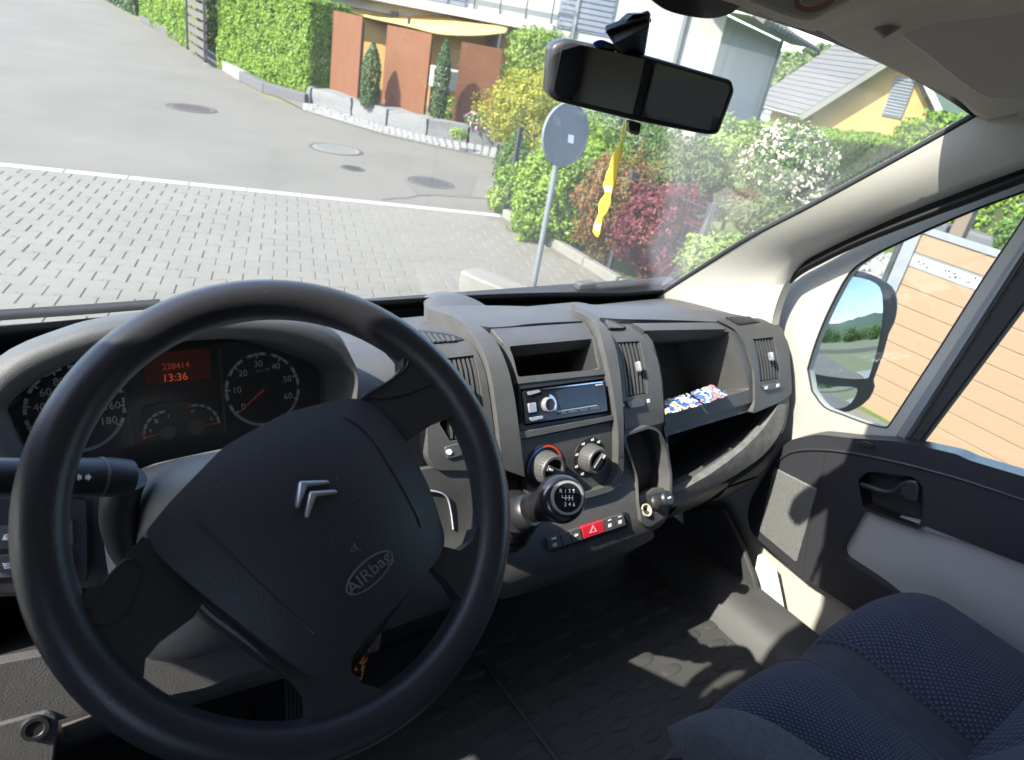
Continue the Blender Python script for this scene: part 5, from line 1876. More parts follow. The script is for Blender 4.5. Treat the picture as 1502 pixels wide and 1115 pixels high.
# red display
disp = panel(CPL, 'trip_display', [(208, 519), (308, 510), (311, 556), (214, 565)], mat('display', (.03, .014, .012), .25, emit=((.9, .12, .04), .0022)), ic, .004, .006, bevel=.001)
M['lit'] = mat('lit red digits', (.5, .06, .02), .5, emit=((1.0, .16, .04), .07))
M['lit2'] = mat('dim red digits', (.4, .06, .03), .5, emit=((1.0, .16, .05), .03))
text_px(CPL, 'clock_digits', '13:36', M['lit'], .0145, (257, 554), (267, 553), .0055, disp)
text_px(CPL, 'odometer_digits', '228414', M['lit2'], .0115, (258, 537), (268, 536), .0055, disp)
sg_ = panel(CPL, 'small_gauges', rnd([(207, 640), (208, 598), (240, 590), (320, 585), (326, 618)], 4), M['void'], ic, .002, .004, bevel=.001)
for (cx_, cy_, lab, a0, a1, hot) in ((246, 634, 'FE', 90, 185, 1), (288, 626, 'HC', 95, 0, 1)):
    c2 = CPL.uv(cx_, cy_, .004)
    r = (CPL.uv(cx_ + 34, cy_ - 3, .004) - c2).length
    for k in range(5):
        a = R(a0 + (a1 - a0) * k / 5)
        b = R(a0 + (a1 - a0) * (k + .8) / 5)
        ring('scale', c2, r * .92, r * 1.04, a, b, M['dialring'], sg_, .0050)
    ring('red_scale', c2, r * .92, r * 1.1, R(a0 if lab == 'HC' else a1 - 12), R(a0 + 8 if lab == 'HC' else a1 + 4), M['red'], sg_, .0056)
    an = R(184 if lab == 'FE' else 2)
    rg_ = ring('needle', c2, r * .35, r * 1.05, an - .03, an + .03, MATS['needle'], sg_, .0062)
    lathe('hub', [(0, .009), (r * .32, .008), (r * .36, .002)], CPL.pos(c2.x, c2.y, .002), CPL.n, M['dash'], sg_, 20)
    for j, ch in enumerate(lab):
        a = R((80, 165)[j] if lab == 'FE' else (95, 20)[j])
        ctext(ch, c2, a, r * .72, r * .2, sg_)
q = CPL.uv(229, 618, .004)
text('pump_symbol', '⛽' if False else 'B', M['tick'], .008, CPL.pos(q.x, q.y, .0055), CPL.U, CPL.W, sg_)
# clear cover over the instruments
glass('cluster lens', (.93, .93, .93), .045, .25)
panel_uv(CPL, 'cluster_lens', [CPL.uv(x, y, .02) for x, y in [(14, 600), (110, 540), (250, 510), (366, 500), (449, 520), (515, 545), (516, 590), (380, 690), (60, 720)]], MATS['cluster lens'], ic, .02, .002)

# steering column cover, stalks
col = thing('x_', (0, 0, 0), None, None) if False else None
WC = V((.187, .46, 1.371))
WN = V((0, -math.cos(.7706), math.sin(.7706)))
WPL = Plane(WC, WN)
def colsec(d, w, hu, hd, sh=0):
    c = WC - WN * d
    o = []
    for k in range(28):
        a = 2 * math.pi * k / 28
        x, y = math.cos(a), math.sin(a)
        x = math.copysign(abs(x) ** .55, x)
        y = math.copysign(abs(y) ** .55, y)
        o.append(c + WPL.U * (x * w + sh) + WPL.W * (y * (hu if y > 0 else hd)))
    return o
cc_ = loft('column_cover', [colsec(.055, .055, .045, .055), colsec(.06, .072, .062, .07), colsec(.10, .082, .072, .085), colsec(.16, .092, .085, .10), colsec(.24, .105, .10, .11), colsec(.36, .12, .12, .12)], mat('column grey', (.115, .113, .107), .5, 0, (800, .4), dust=.4), dash, closed=True, cap=True, smooth=50)
lathe('ignition_lock', [(0, .004), (.012, .004), (.015, .002), (.017, -.004)], P(312, 925, y=.58), (.2, -.7, -.4), M['black'], dash, 20)
# indicator stalk on the left
sp0, sp1 = P(190, 700, y=.62), P(-20, 699, y=.60)
st = tube('indicator_stalk', [sp0, sp0.lerp(sp1, .12), sp0.lerp(sp1, .2), sp0.lerp(sp1, .6), sp0.lerp(sp1, .85), sp1], [.0165, .018, .0180, .0160, .0155, .0155], M['black'], dash, 18)
k_ = sp0.lerp(sp1, .235)
lathe('stalk_ring', [(.0180, -.0015), (.0187, 0), (.0180, .0015)], k_, (sp1 - sp0).normalized(), M['dashtop'], st, 20)
tube('stalk_bracket', crom([P(187, 700, y=.628), P(176, 735, y=.635), P(176, 775, y=.645), P(192, 812, y=.655), P(215, 822, y=.66)], 4), .0175, M['black'], st, 12)
sv = (CAM - k_).normalized()
apl = Plane(sp0.lerp(sp1, .36) + sv * .0176, sv)
for dxp in (0, 1):
    b = 117 if dxp == 0 else 128
    s_ = -1 if dxp == 0 else 1
    panel(apl, 'arrow', [(b - s_ * 3, 697), (b - s_ * 3, 703), (b + s_ * 1, 703), (b + s_ * 1, 706), (b + s_ * 6, 700), (b + s_ * 1, 694), (b + s_ * 1, 697)], M['white'], st, .0022, .003)

LPL = Plane((0, .655, 1.02), (0, -.93, .36))
# light switch panel, ledge and fuse cover at the far left
lp = panel(FP, 'light_switch_panel', [(-60, 735), (60, 725), (128, 735), (130, 850), (60, 872), (-60, 872)], M['black'], dash, .0, .04, bevel=.004, trace=.0)
for (ya, yb, tri) in ((770, 806, 1), (812, 848, -1)):
    b_ = panel(FP, 'switch', [(-50, ya + 6), (108, ya - 6), (110, yb - 6), (-50, yb + 4)], M['dash'], dash, .004, .01, bevel=.003)
    ym = (ya + yb) / 2
    panel(FP, 'mark', [(3, ym + 4 * tri), (10, ym + 3 * tri), (6.5, ym - 4 * tri)], M['white'], b_, .0055, .001)
    text_px(FP, 'symbol', '≡D', M['white'], .014, (20, ym), (28, ym - .8), .0052, b_)
panel(LPL, 'lower_ledge', rnd([(-60, 985), (60, 962), (150, 946), (240, 930), (330, 912), (400, 935), (440, 958), (300, 1010), (150, 1040), (0, 1080), (-60, 1090)], 6), M['rib'], dash, -.012, .02, bevel=.004, trace=-.012)
recess('lower_pocket', fuv(pocketO, -.028), -.028, .14, M['void'], shrink=.97)
fc = panel(LPL, 'fuse_cover', rnd([(-60, 1075), (70, 1040), (84, 1046), (86, 1060), (80, 1112), (40, 1200), (-60, 1200)], 6), M['rib'], dash, -.008, .02, bevel=.004, trace=-.012)
u, v = LPL.uv(51, 1067, -.008)
o = lathe('cover_lock', [(0, .003), (.008, .003), (.009, .005), (.013, .005), (.014, 0)], LPL.pos(u, v, -.008), LPL.n, M['black'], fc, 24)
kb_ = loft('knee_bar', [[P(x, y, y=yy) + V((0, 0, dz)) for x, y in ((90, 1062), (180, 1032), (243, 1012), (340, 985), (440, 957), (560, 925))] for yy, dz in ((.70, .0), (.685, -.006), (.68, -.02), (.685, -.034), (.72, -.045))], mat('grey knee bar', (.10, .098, .092), .55, 0, (600, .4)), dash, smooth=60)
# lit grey side of the console next to the wheel
panel(FP, 'console_side', rnd([(612, 690), (728, 672), (742, 700), (752, 740), (735, 760), (700, 800), (640, 830), (600, 800)], 8), M['rib'], dash, -.006, .03, bevel=.005)

tube('leather_seam', [FP.pos(*FP.uv(x, y, -.006), -.004) for x, y in crom([(622, 719), (640, 721), (654, 728), (660, 746), (664, 776)], 4)], .0016, M['dialring'], dash, 6)
# ------------------------------------------------------------------ car radio in its bay
rd_ = thing('car_radio', FP.pos(*FP.uv(826, 590, 0), 0), 'black single-slot car radio with round chrome-ringed knob', 'car radio')
rface = [(770, 573), (886, 558.5), (891.5, 603), (773.5, 622)]
rb = panel(FP, 'faceplate', rnd(rface, 2), M['gloss'], rd_, .006, .03, bevel=.002)
panel(FP, 'display_window', [(815, 572), (873, 564), (877, 592), (822, 601)], mat('display glass', (.012, .014, .02), .05), rd_, .0068, .002, bevel=.0005)
u, v = FP.uv(803, 594, .006)
n = FP.nrm(u, v)
c = FP.pos(u, v, .006)
kn_ = lathe('volume_knob', [(.0135, 0), (.0135, .004), (.0125, .008), (.0105, .009), (.010, .0075), (0, .0075)], c, n, M['satin'], rd_, 32)
lathe('knob_face', [(0, .0082), (.0098, .0080), (.010, .0070)], c, n, M['gloss'], kn_, 28)
arcstrip('crescent', c, n, V((1, 0, 0)), V((1, 0, 0)).cross(n) * (1 if V((1, 0, 0)).cross(n).z > 0 else -1), .0145, .0185, R(-40), R(70), M['chrome'], rd_, .002)
for q in ([(774.5, 574.5), (791, 571.5), (793, 575), (776, 580)], [(775, 592), (786, 590), (788, 604), (777, 606)], [(777, 613), (797, 609.5), (797, 614), (780, 618.5)]):
    panel(FP, 'button', rnd(q, 1.5), M['satin'], rd_, .009, .004, bevel=.0008)
panel(FP, 'edge_line', [(795, 570), (884, 559.5), (884.3, 561), (795.4, 571.7)], M['chrome'], rd_, .0078, .002)
for i in range(4):
    x0 = 818 + i * 16
    panel(FP, 'preset_button', rnd([(x0, 605 - i * 2.3), (x0 + 13, 603.2 - i * 2.3), (x0 + 14, 606.4 - i * 2.3), (x0 + 1.5, 608.4 - i * 2.3)], 1), M['rib'], rd_, .0082, .003, bevel=.0005)
panel(FP, 'edge_line', [(816, 603.5), (876, 594), (876.4, 595), (816.4, 604.5)], M['satin'], rd_, .0078, .002)
panel(FP, 'brand_mark', [(874, 564), (884, 562.6), (884.2, 564.4), (874.2, 565.8)], M['dialring'], rd_, .0078, .001)

# ------------------------------------------------------------------ gear lever
gk_ = P(812, 735, y=.575)
gb = FP.pos(*FP.uv(736, 765, .0), 0)
gl = thing('gear_lever', gb, 'black gear lever with glossy knob showing the six-speed pattern', 'gear lever')
kn0 = P(770, 752, y=.62)
kc = P(820, 732, y=.575)
dirk = (kc - kn0).normalized()
kface = P(842, 733, y=.545)
ax_ = ((kface - kc).normalized() * .6 + (CAM - kc).normalized() * .55).normalized()
path = crom([gb - V((0, -.03, .02)), gb.lerp(kn0, .5), kn0, kn0.lerp(kc, .5), kc, kface], 4)
# gaiter
gp = [gb + V((-.0, .03, -.03)), gb.lerp(kn0, .25), gb.lerp(kn0, .6), kn0 - dirk * .012]
bmx = bmesh.new()
tube_bm(bmx, crom(gp, 6), [.058 - .034 * (i / 18) + .004 * math.sin(i * 1.9) for i in range(19)], 20)
for v_ in bmx.verts: v_.co += V((noise.noise(v_.co * 30), noise.noise(v_.co * 30 + V((5, 0, 0))), noise.noise(v_.co * 30 + V((0, 5, 0))))) * .006
mesh_obj('gaiter', bmx, mat('gaiter leather', (.012, .012, .013), .38, 0, (200, .3)), gl, 60)
tube('collar', [kn0 - dirk * .014, kn0 - dirk * .008, kn0 + dirk * .010, kn0 + dirk * .014], [.022, .026, .026, .023], M['black'], gl, 24)
kr = [.0155, .0165, .018, .0215, .0255, .0275, .027, .023]
kp_ = crom([kn0 + dirk * .010, kn0.lerp(kc, .45), kc - dirk * .004, kc + dirk * .006 + ax_ * .008, kc + ax_ * .018], 2)
kp_ = kp_[:8]
bmx = bmesh.new()
pts_ = [kn0 + dirk * .010, kn0 + dirk * .022, kn0.lerp(kc, .62), kc - dirk * .008, kc, kc + ax_ * .009 + dirk * .004, kc + ax_ * .017 + dirk * .005, kc + ax_ * .021 + dirk * .005]
tube_bm(bmx, pts_, [.0175, .020, .0255, .0325, .0355, .0350, .0305, .024], 28)
mesh_obj('knob', bmx, mat('glossy knob', (.014, .014, .017), .22, coat=.3), gl, 70, sub=1)
KP = Plane(kc + ax_ * .0225 + dirk * .007, ax_)
bmx = lathe_bm(bmesh.new(), [(.0235, -.004), (.0235, .0008), (.0200, .0012), (.0200, 0)], KP.p0, ax_, 36)
mesh_obj('pattern_ring', bmx, M['satin'], gl, 30)
bmx = lathe_bm(bmesh.new(), [(0, .0002), (.0201, .0002), (.0201, -.001)], KP.p0, ax_, 36)
pd = mesh_obj('pattern_disc', bmx, M['gloss'], gl, 30)
kt_ = V((1, 0, 0)) - V((0, 0, .0))
kr_ = (RI * .985 - UI * .02)
kr_ = (kr_ - ax_ * kr_.dot(ax_)).normalized()
ku_ = ax_.cross(kr_)
for s, x in (('R', -.0100), ('1', -.0036), ('3', .0024), ('5', .0084)):
    text('numeral', s, M['white'], .0075, KP.p0 + ax_ * .0006 + kr_ * x + ku_ * .0088, kr_, ku_, pd)
for s, x in (('2', -.0034), ('4', .0026), ('6', .0089)):
    text('numeral', s, M['white'], .0075, KP.p0 + ax_ * .0006 + kr_ * x - ku_ * .0092, kr_, ku_, pd)
bmx = bmesh.new()
box_bm(bmx, KP.p0 + ax_ * .0006 - kr_ * .0005, .0155, .0009, .0004, kr_, ku_, ax_)
for x in (-.003, .002, .007): box_bm(bmx, KP.p0 + ax_ * .0007 + kr_ * x, .0009, .0074, .0004, kr_, ku_, ax_)
box_bm(bmx, KP.p0 + ax_ * .0007 + kr_ * -.0082 + ku_ * .0018, .0009, .0036, .0004, kr_, ku_, ax_)
mesh_obj('gate_lines', bmx, M['white'], pd, 0)

# ------------------------------------------------------------------ steering wheel
RW, TW = .1822, .0178
swl = thing('steering_wheel', WC, 'black four-spoke steering wheel turned to the left, with chevron emblem on the pad', 'steering wheel')
bmx = bmesh.new()
rows = []
for i in range(96):
    a = 2 * math.pi * i / 96
    d = WPL.U * math.cos(a) + WPL.W * math.sin(a)
    rows.append([WC + d * (RW + TW * math.cos(b)) + WN * (TW * 1.08 * math.sin(b)) for b in [2 * math.pi * k / 20 for k in range(20)]])
rows.append(rows[0])
loft_bm(bmx, rows, closed=True)
bmesh.ops.remove_doubles(bmx, verts=bmx.verts, dist=1e-6)
mesh_obj('rim', bmx, M['wheel'], swl, 180)


def wuv(px): return [WPL.uv(x, y, 0) for x, y in px]


def with_arc(px, a_from, a_to, r=.1795):
    """hole outline: traced points, then along the inside of the rim back to the start"""
    q = wuv(px)
    n = max(3, int(abs(a_to - a_from) / .08))
    return q + [V((math.cos(a_from + (a_to - a_from) * k / n) * r, math.sin(a_from + (a_to - a_from) * k / n) * r)) for k in range(n + 1)]


def ang(px, py):
    q = WPL.uv(px, py, 0)
    return math.atan2(q.y, q.x)


W1 = [(112, 880), (128, 864), (141, 860), (179, 823), (209, 787), (250, 800), (420, 720), (524, 590), (539, 575), (570, 559), (588, 541), (587, 527), (574, 512), (566, 505)]
a1_, a2_ = ang(566, 505), ang(112, 880)
if a2_ < a1_: a2_ += 2 * math.pi
W1u = with_arc(W1, a1_, a2_)
W2 = [(650, 616), (636, 621), (592, 651), (560, 720), (600, 790), (654, 803), (672, 808), (688, 795), (695, 775)]
W2u = with_arc(W2, ang(697, 765), ang(654, 616))
W3 = [(680, 890), (671, 880), (657, 857), (634, 831), (600, 850), (520, 930), (514, 985), (530, 1003), (560, 1012), (578, 1012)]
W3u = with_arc(W3, ang(590, 1012), ang(680, 905))
W4 = [(440, 1068), (453, 1052), (450, 1024), (433, 1003), (390, 960), (300, 880), (285, 905), (233, 943), (212, 967), (210, 990)]
W4u = with_arc(W4, ang(215, 1005), ang(432, 1072))
circ = [V((math.cos(a) * .186, math.sin(a) * .186)) for a in [2 * math.pi * k / 72 for k in range(72)]]


def vdish(u, v):
    r = min(1, math.hypot(u, v) / .18)
    return -.020 * (1 - r ** 2)


def clean(h):
    """keep a hole inside the rim"""
    return [p if p.length < .1799 else p.normalized() * .1799 for p in h]


holesW = [clean(W1u), clean(W2u), clean(W3u), clean(W4u)]
panel_uv(WPL, 'spokes', circ, M['wheel'], swl, .010, .024, holesW, bevel=.0085, seg=4, dome=vdish, domestep=.02, smooth=50)


class DomeP(Plane):
    def dome(self, u, v):
        u, v = u - self.c2.x, v - self.c2.y
        q = (u / .135) ** 2 + (v / .13) ** 2
        return .034 * max(-.3, 1 - q)

    def pos(self, u, v, off=0):
        return Plane.pos(self, u, v, off + self.dome(u, v))

    def uv(self, px, py, off=0):
        q = Plane.uv(self, px, py, off)
        for _ in range(4): q = Plane.uv(self, px, py, off + self.dome(q.x, q.y))
        return q


pad_px = rnd([(211, 783), (248, 737), (327, 656), (418, 606), (480, 590), (524, 583), (556, 598), (595, 646), (631, 717), (654, 788), (648, 815), (605, 864), (545, 927), (504, 981), (474, 997), (446, 988), (352, 915), (276, 854), (230, 813)], 14)
PADP = DomeP(WC, WN)
PADP.c2 = V((0, 0))
PADP.c2 = sum([Plane.uv(PADP, x, y) for x, y in pad_px], V((0, 0))) / len(pad_px)
pad = panel(PADP, 'airbag_pad', pad_px, M['pad'], swl, -.006, .05, bevel=.014, seg=5, domestep=.012, smooth=60)
lt = panel(WPL, 'pad_skirt', rnd([(213, 790), (260, 860), (300, 905), (390, 972), (450, 1012), (480, 1005), (520, 985), (600, 875), (650, 815), (600, 690), (520, 600), (330, 680)], 10), M['wheel'], swl, -.022, .03, bevel=.006, seg=3)
for px in ([(286, 760), (300, 776), (345, 822), (400, 876), (440, 912), (458, 929)], [(505, 612), (524, 622), (548, 646), (572, 682), (596, 724), (612, 756), (618, 774)]):
    pts_ = [PADP.pos(*PADP.uv(x, y, -.006), -.0056) for x, y in crom(px, 4)]
    tube('pad_crease', pts_, .0011, M['wheel'], pad, 6)
pts_ = [PADP.pos(*PADP.uv(x, y, -.006), -.0062) for x, y in crom([(428, 808), (470, 775), (500, 752), (538, 719)], 4)]
tube('tear_line', pts_, .0007, M['void'], pad, 6)
for q in ([(438, 706), (480, 704.5), (483.5, 709.5), (450, 714), (437, 747), (432.5, 743)], [(453, 721), (491, 718.5), (494.5, 724), (463, 729), (451.5, 761), (446, 757)]):
    panel(PADP, 'emblem_chevron', q, M['satin'], pad, -.001, .006, bevel=.0016, seg=2, trace=-.004)
M['emb'] = mat('embossed print', (.15, .15, .16), .5)
cxo, cyo = 541.5, 840.5
el = []
for i in range(33):
    a = 2 * math.pi * i / 32
    x, y = 43 * math.cos(a), 17 * math.sin(a)
    t = R(-43)
    el.append((cxo + x * math.cos(t) - y * math.sin(t), cyo + x * math.sin(t) + y * math.cos(t)))
tube('oval_outline', [PADP.pos(*PADP.uv(x, y, -.006), -.0058) for x, y in el], .0007, M['emb'], pad, 6)
text_px(PADP, 'airbag_lettering', 'AIRbag', M['emb'], .0142, (542, 840), (548, 834.5), -.0052, pad, sx=1.12)
text_px(PADP, 'horn_symbol', '<(', M['emb'], .009, (519, 806), (524, 801), -.0052, pad)
# inlay outlines of the upper and left spokes
for q in ([(530, 584), (560, 566), (590, 545), (596, 530), (612, 527), (632, 540), (637, 556), (615, 572), (575, 583), (545, 583)], [(150, 858), (178, 826), (190, 822), (206, 828), (208, 845), (190, 890), (165, 914), (145, 916), (132, 905)]):
    pts_ = []
    for x, y in crom(q, 3, True):
        w_ = WPL.uv(x, y, 0)
        pts_.append(WPL.pos(w_.x, w_.y, .0105 + vdish(w_.x, w_.y)))
    pts_.append(pts_[0])
    tube('spoke_seam', pts_, .0009, M['black'], swl, 6)

# ------------------------------------------------------------------ passenger door
door = thing('passenger_door', (1.52, .3, .6), 'closed passenger door with quarter window, dark card and grey insert', 'door')
x1 = PL(1.515)
qwin = crom([(1183, 541), (1197, 497), (1217, 450), (1245, 400), (1275, 377), (1302, 362), (1382, 326), (1440, 302), (1500, 280)], 3) + [(1540, 262), (1520, 296), (1443, 411), (1382, 508), (1312, 615)] + crom([(1306, 624), (1298, 629), (1270, 623), (1235, 610), (1207, 598), (1189, 574)], 3)
mwin = [(1348, 651), (1502, 446), (1600, 320), (1700, 260), (2100, 200), (2600, 700), (2000, 780), (1502, 697), (1403, 665)]
fr_out = crom([(1090, 745), (1112, 560), (1126, 478), (1139, 436), (1160, 404), (1203, 378), (1262, 349), (1342, 317), (1423, 286), (1502, 254), (1580, 224)], 3) + [(2000, 100), (2900, 500), (2900, 1200), (1400, 1200), (1090, 900)]
panel(x1, 'window_frame', fr_out, M['greige'], door, .0, .03, holes=[qwin, mwin[:]], bevel=.0)
panel(x1, 'quarter_glass', qwin, MATS['side glass'], door, -.018, .003)
panel(x1, 'door_glass', mwin, MATS['side glass'], door, -.018, .003)
tube('glass_seal', [x1.pos(*x1.uv(x, y, -.004), -.006) for x, y in qwin + qwin[:1]], .0045, M['rubber'], door, 8)
panel(x1, 'divider_bar', [(1312, 640), (1502, 348), (1560, 268), (1575, 300), (1502, 380), (1330, 647)], mat('divider rubber', (.20, .20, .205), .5), door, .008, .02, bevel=.004)
panel(x1, 'divider_channel', [(1331, 648), (1502, 384), (1580, 290), (1600, 310), (1502, 447), (1348, 652)], M['rubber'], door, .004, .03, bevel=.004)
tube('channel_highlight', [x1.pos(*x1.uv(x, y), .009) for x, y in ((1326, 647), (1502, 372), (1570, 285))], .0035, M['steel'], door, 8)  # pale rod standing in for the highlight along the channel
# door card
xc = PL(1.468)
insertO = rnd([(1265, 748), (1345, 777), (1358, 772), (1502, 828), (1800, 940), (1800, 1200), (1450, 985), (1292, 855), (1236, 818), (1234, 804)], [6, 2, 2, 0, 0, 0, 10, 14, 8, 8])
handleO = rnd([(1258, 704), (1273, 691), (1342, 700), (1354, 715), (1354, 758), (1345, 774), (1266, 744)], [6, 10, 8, 6, 8, 4, 4])
cardO = rnd([(1137, 672), (1146, 656), (1160, 645), (1198, 637), (1252, 643), (1310, 647), (1349, 654), (1403, 666), (1421, 675), (1502, 699), (1900, 830), (1900, 1250), (1520, 1060), (1300, 930), (1234, 883), (1180, 849), (1114, 794), (1100, 778), (1096, 754), (1101, 733)], 8)
panel(xc, 'door_card', cardO, M['wheel'], door, .0, .045, holes=[insertO, handleO], bevel=.010, seg=4)
panel(PL(1.49), 'insert', [(1200, 730), (1502, 800), (1850, 900), (1850, 1260), (1400, 1010), (1200, 860)], mat('grey door insert', (.34, .335, .325), .7, 0, (300, .2)), door, .0, .01)
panel(PL(1.475), 'pull_strip', [(1352, 766), (1400, 774), (1502, 811), (1850, 935), (1850, 950), (1502, 824), (1352, 777)], mat('silver strip', (.36, .37, .39), .35, .3), door, .0, .012, bevel=.002)
rc_ = [xc.uv(x, y) for x, y in handleO]
bm = bmesh.new()
a = [bm.verts.new(xc.pos(p.x, p.y, -.002)) for p in rc_]
b = [bm.verts.new(xc.pos(p.x, p.y, -.040)) for p in rc_]
for i in range(len(a)): bm.faces.new((a[i], b[i], b[(i + 1) % len(a)], a[(i + 1) % len(a)]))
bm.faces.new(b)
mesh_obj('handle_recess', bm, M['black'], door, 30)
hp = [xc.pos(*xc.uv(x, y), o) for x, y, o in ((1257, 711, -.012), (1278, 717, -.006), (1296, 722, -.004), (1310, 721, -.004), (1320, 714, -.002), (1330, 708, .0))]
dh = tube('door_handle', crom(hp, 4), .0062, M['wheel'], door, 12)
panel(xc, 'handle_paddle', rnd([(1318, 722), (1327, 705), (1343, 705), (1348, 714), (1346, 738), (1330, 736)], 5), M['wheel'], dh, .004, .012, bevel=.004, seg=3)
# speaker grille
grl = bpy.data.materials.new('speaker mesh')
grl.use_nodes = True
nt = grl.node_tree
b_ = nt.nodes['Principled BSDF']
tc = nt.nodes.new('ShaderNodeTexCoord')
mp = nt.nodes.new('ShaderNodeMapping')
mp.inputs['Scale'].default_value = (1, 190, 190)
ck = nt.nodes.new('ShaderNodeTexVoronoi')
ck.inputs['Scale'].default_value = 1
ck.inputs['Randomness'].default_value = .15
nt.links.new(tc.outputs['Object'], mp.inputs[0])
nt.links.new(mp.outputs[0], ck.inputs['Vector'])
cr = nt.nodes.new('ShaderNodeValToRGB')
cr.color_ramp.elements[0].position, cr.color_ramp.elements[1].position = .32, .42
cr.color_ramp.elements[0].color = (.006, .006, .006, 1)
cr.color_ramp.elements[1].color = (.12, .12, .115, 1)
nt.links.new(ck.outputs['Distance'], cr.inputs[0])
nt.links.new(cr.outputs[0], b_.inputs[0])
bp = nt.nodes.new('ShaderNodeBump')
bp.inputs['Distance'].default_value = .002
nt.links.new(ck.outputs['Distance'], bp.inputs['Height'])
nt.links.new(bp.outputs[0], b_.inputs['Normal'])
b_.inputs['Roughness'].default_value = .5
panel(xc, 'speaker_grille', rnd([(1135, 686), (1198, 718), (1168, 826), (1113, 780)], 4), grl, door, .004, .006, bevel=.002)
pts_ = [xc.pos(*xc.uv(x, y), .001) for x, y in ((1212, 655), (1203, 700), (1190, 760), (1182, 800), (1178, 848))]
tube('card_seam', crom(pts_, 4), .0012, M['void'], door, 6)
tube('card_ridge', crom([xc.pos(*xc.uv(x, y), .002) for x, y in ((1140, 676), (1165, 662), (1215, 660), (1290, 672), (1390, 697), (1502, 733), (1700, 800))], 4), .003, M['wheel'], door, 8)
lk = panel(xc, 'lock_button', rnd([(1254, 650), (1266, 647), (1280, 651), (1283, 657), (1266, 656)], 3), M['black'], door, .006, .02, bevel=.002)

# door mirror outside
MC = P(1255, 490, x=1.80)
mn = ((CAM - MC).normalized() + V((.40, -.93, .02)).normalized()).normalized()
MPL = Plane(MC, mn)
hou = [(1247, 397), (1273, 400), (1302, 413), (1316, 428), (1318.5, 452), (1314, 474), (1306, 490), (1298, 520), (1284, 557), (1286, 566), (1277, 586), (1257, 601), (1236, 606), (1204, 597), (1188, 571), (1183, 548), (1195, 500), (1215, 443), (1232, 408)]
dm_ = panel(MPL, 'door_mirror', crom(hou, 2, True), mat('mirror shell', (.007, .007, .008), .35), door, -.012, .09, bevel=.012, seg=3)
mg = crom([(1241, 407), (1269, 409), (1289, 417), (1297, 432), (1295, 476), (1281, 546), (1273, 557), (1240, 556), (1198, 550), (1191, 541), (1216, 476), (1232, 424)], 2, True)
M['mirror'] = mat('mirror glass', (.50, .55, .62), .0, 1.0)
MATS['mirror glass'].node_tree.nodes['Principled BSDF'].inputs['Roughness'].default_value = .01
panel(MPL, 'mirror_glass', mg, M['mirror'], dm_, .006, .018, dome=lambda u, v: -(u * u + v * v) / 1.9, domestep=.012, smooth=80)
wa = crom([(1192, 566), (1222, 567), (1252, 568), (1259, 574), (1249, 592), (1230, 600), (1206, 590)], 2, True)
WPL2 = Plane(MC, (mn + V((0, 0, -.045))).normalized())
cwa = sum([WPL2.uv(x, y) for x, y in wa], V((0, 0))) / len(wa)
panel(WPL2, 'wide_angle_glass', wa, M['mirror'], dm_, .010, .016, dome=lambda u, v: -((u - cwa.x) ** 2 + (v - cwa.y) ** 2) / .8, domestep=.01, smooth=80)

# ------------------------------------------------------------------ inside mirror, hanging tag
RC = P(942, 128, d=.80)
rn_ = ((CAM - RC).normalized() * 1.0 + V((-.10, -1.0, -.05)).normalized() * 1.0).normalized()
RPL = Plane(RC, rn_)
rm = thing('inside_mirror', RC, 'black rectangular inside mirror on the windscreen', 'mirror')
ro = rnd([(808, 66), (830, 56), (942, 79), (1076, 118), (1080, 134), (1056, 198), (1040, 199), (942, 180), (815, 149), (804, 136)], [10, 10, 30, 6, 6, 8, 8, 30, 8, 8], 5)
hb_ = panel(RPL, 'housing', ro, M['black'], rm, .0, .035, bevel=.007, seg=4)
rgl = rnd([(826, 66), (838, 63), (942, 86), (1068, 123), (1071, 131), (1050, 190), (1040, 192), (942, 171), (822, 143), (812, 134)], [5, 6, 30, 5, 4, 5, 5, 30, 6, 6], 5)
panel(RPL, 'mirror_glass', rgl, mat('dark mirror glass', (.50, .51, .52), .01, 1.0), hb_, .002, .004)
panel(RPL, 'dipping_tab', rnd([(922, 177), (941, 181), (938, 199), (924, 196)], 4), M['black'], rm, -.006, .012, bevel=.002)
w0, w1 = onW(918, 30, .012), RC + RPL.W * .012 - rn_ * .03
stm = loft('stem', [[c + d for d in dd] for c, dd in (
    (onW(925, 26, .006), [V((-.026, .012, -.012)), V((.014, -.010, .012)), V((.016, -.014, .006)), V((-.022, .004, -.020))]),
    (onW(924, 34, .020), [V((-.022, .010, -.012)), V((.013, -.010, .008)), V((.014, -.016, .0)), V((-.018, -.004, -.022))]),
    (P(925, 74, d=.81), [V((-.014, .012, 0)), V((.014, .0, .0)), V((.012, -.014, -.006)), V((-.014, -.006, -.008))]))], M['black'], rm, closed=True, cap=True, smooth=20, bevel=.003)
panel(SCREEN, 'mount_cap', rnd([(892, 49), (908, 36), (926, 20), (945, 19), (953, 29), (948, 36), (934, 26), (915, 40), (902, 52)], 3), M['black'], rm, .010, .008, bevel=.002, step=.03)

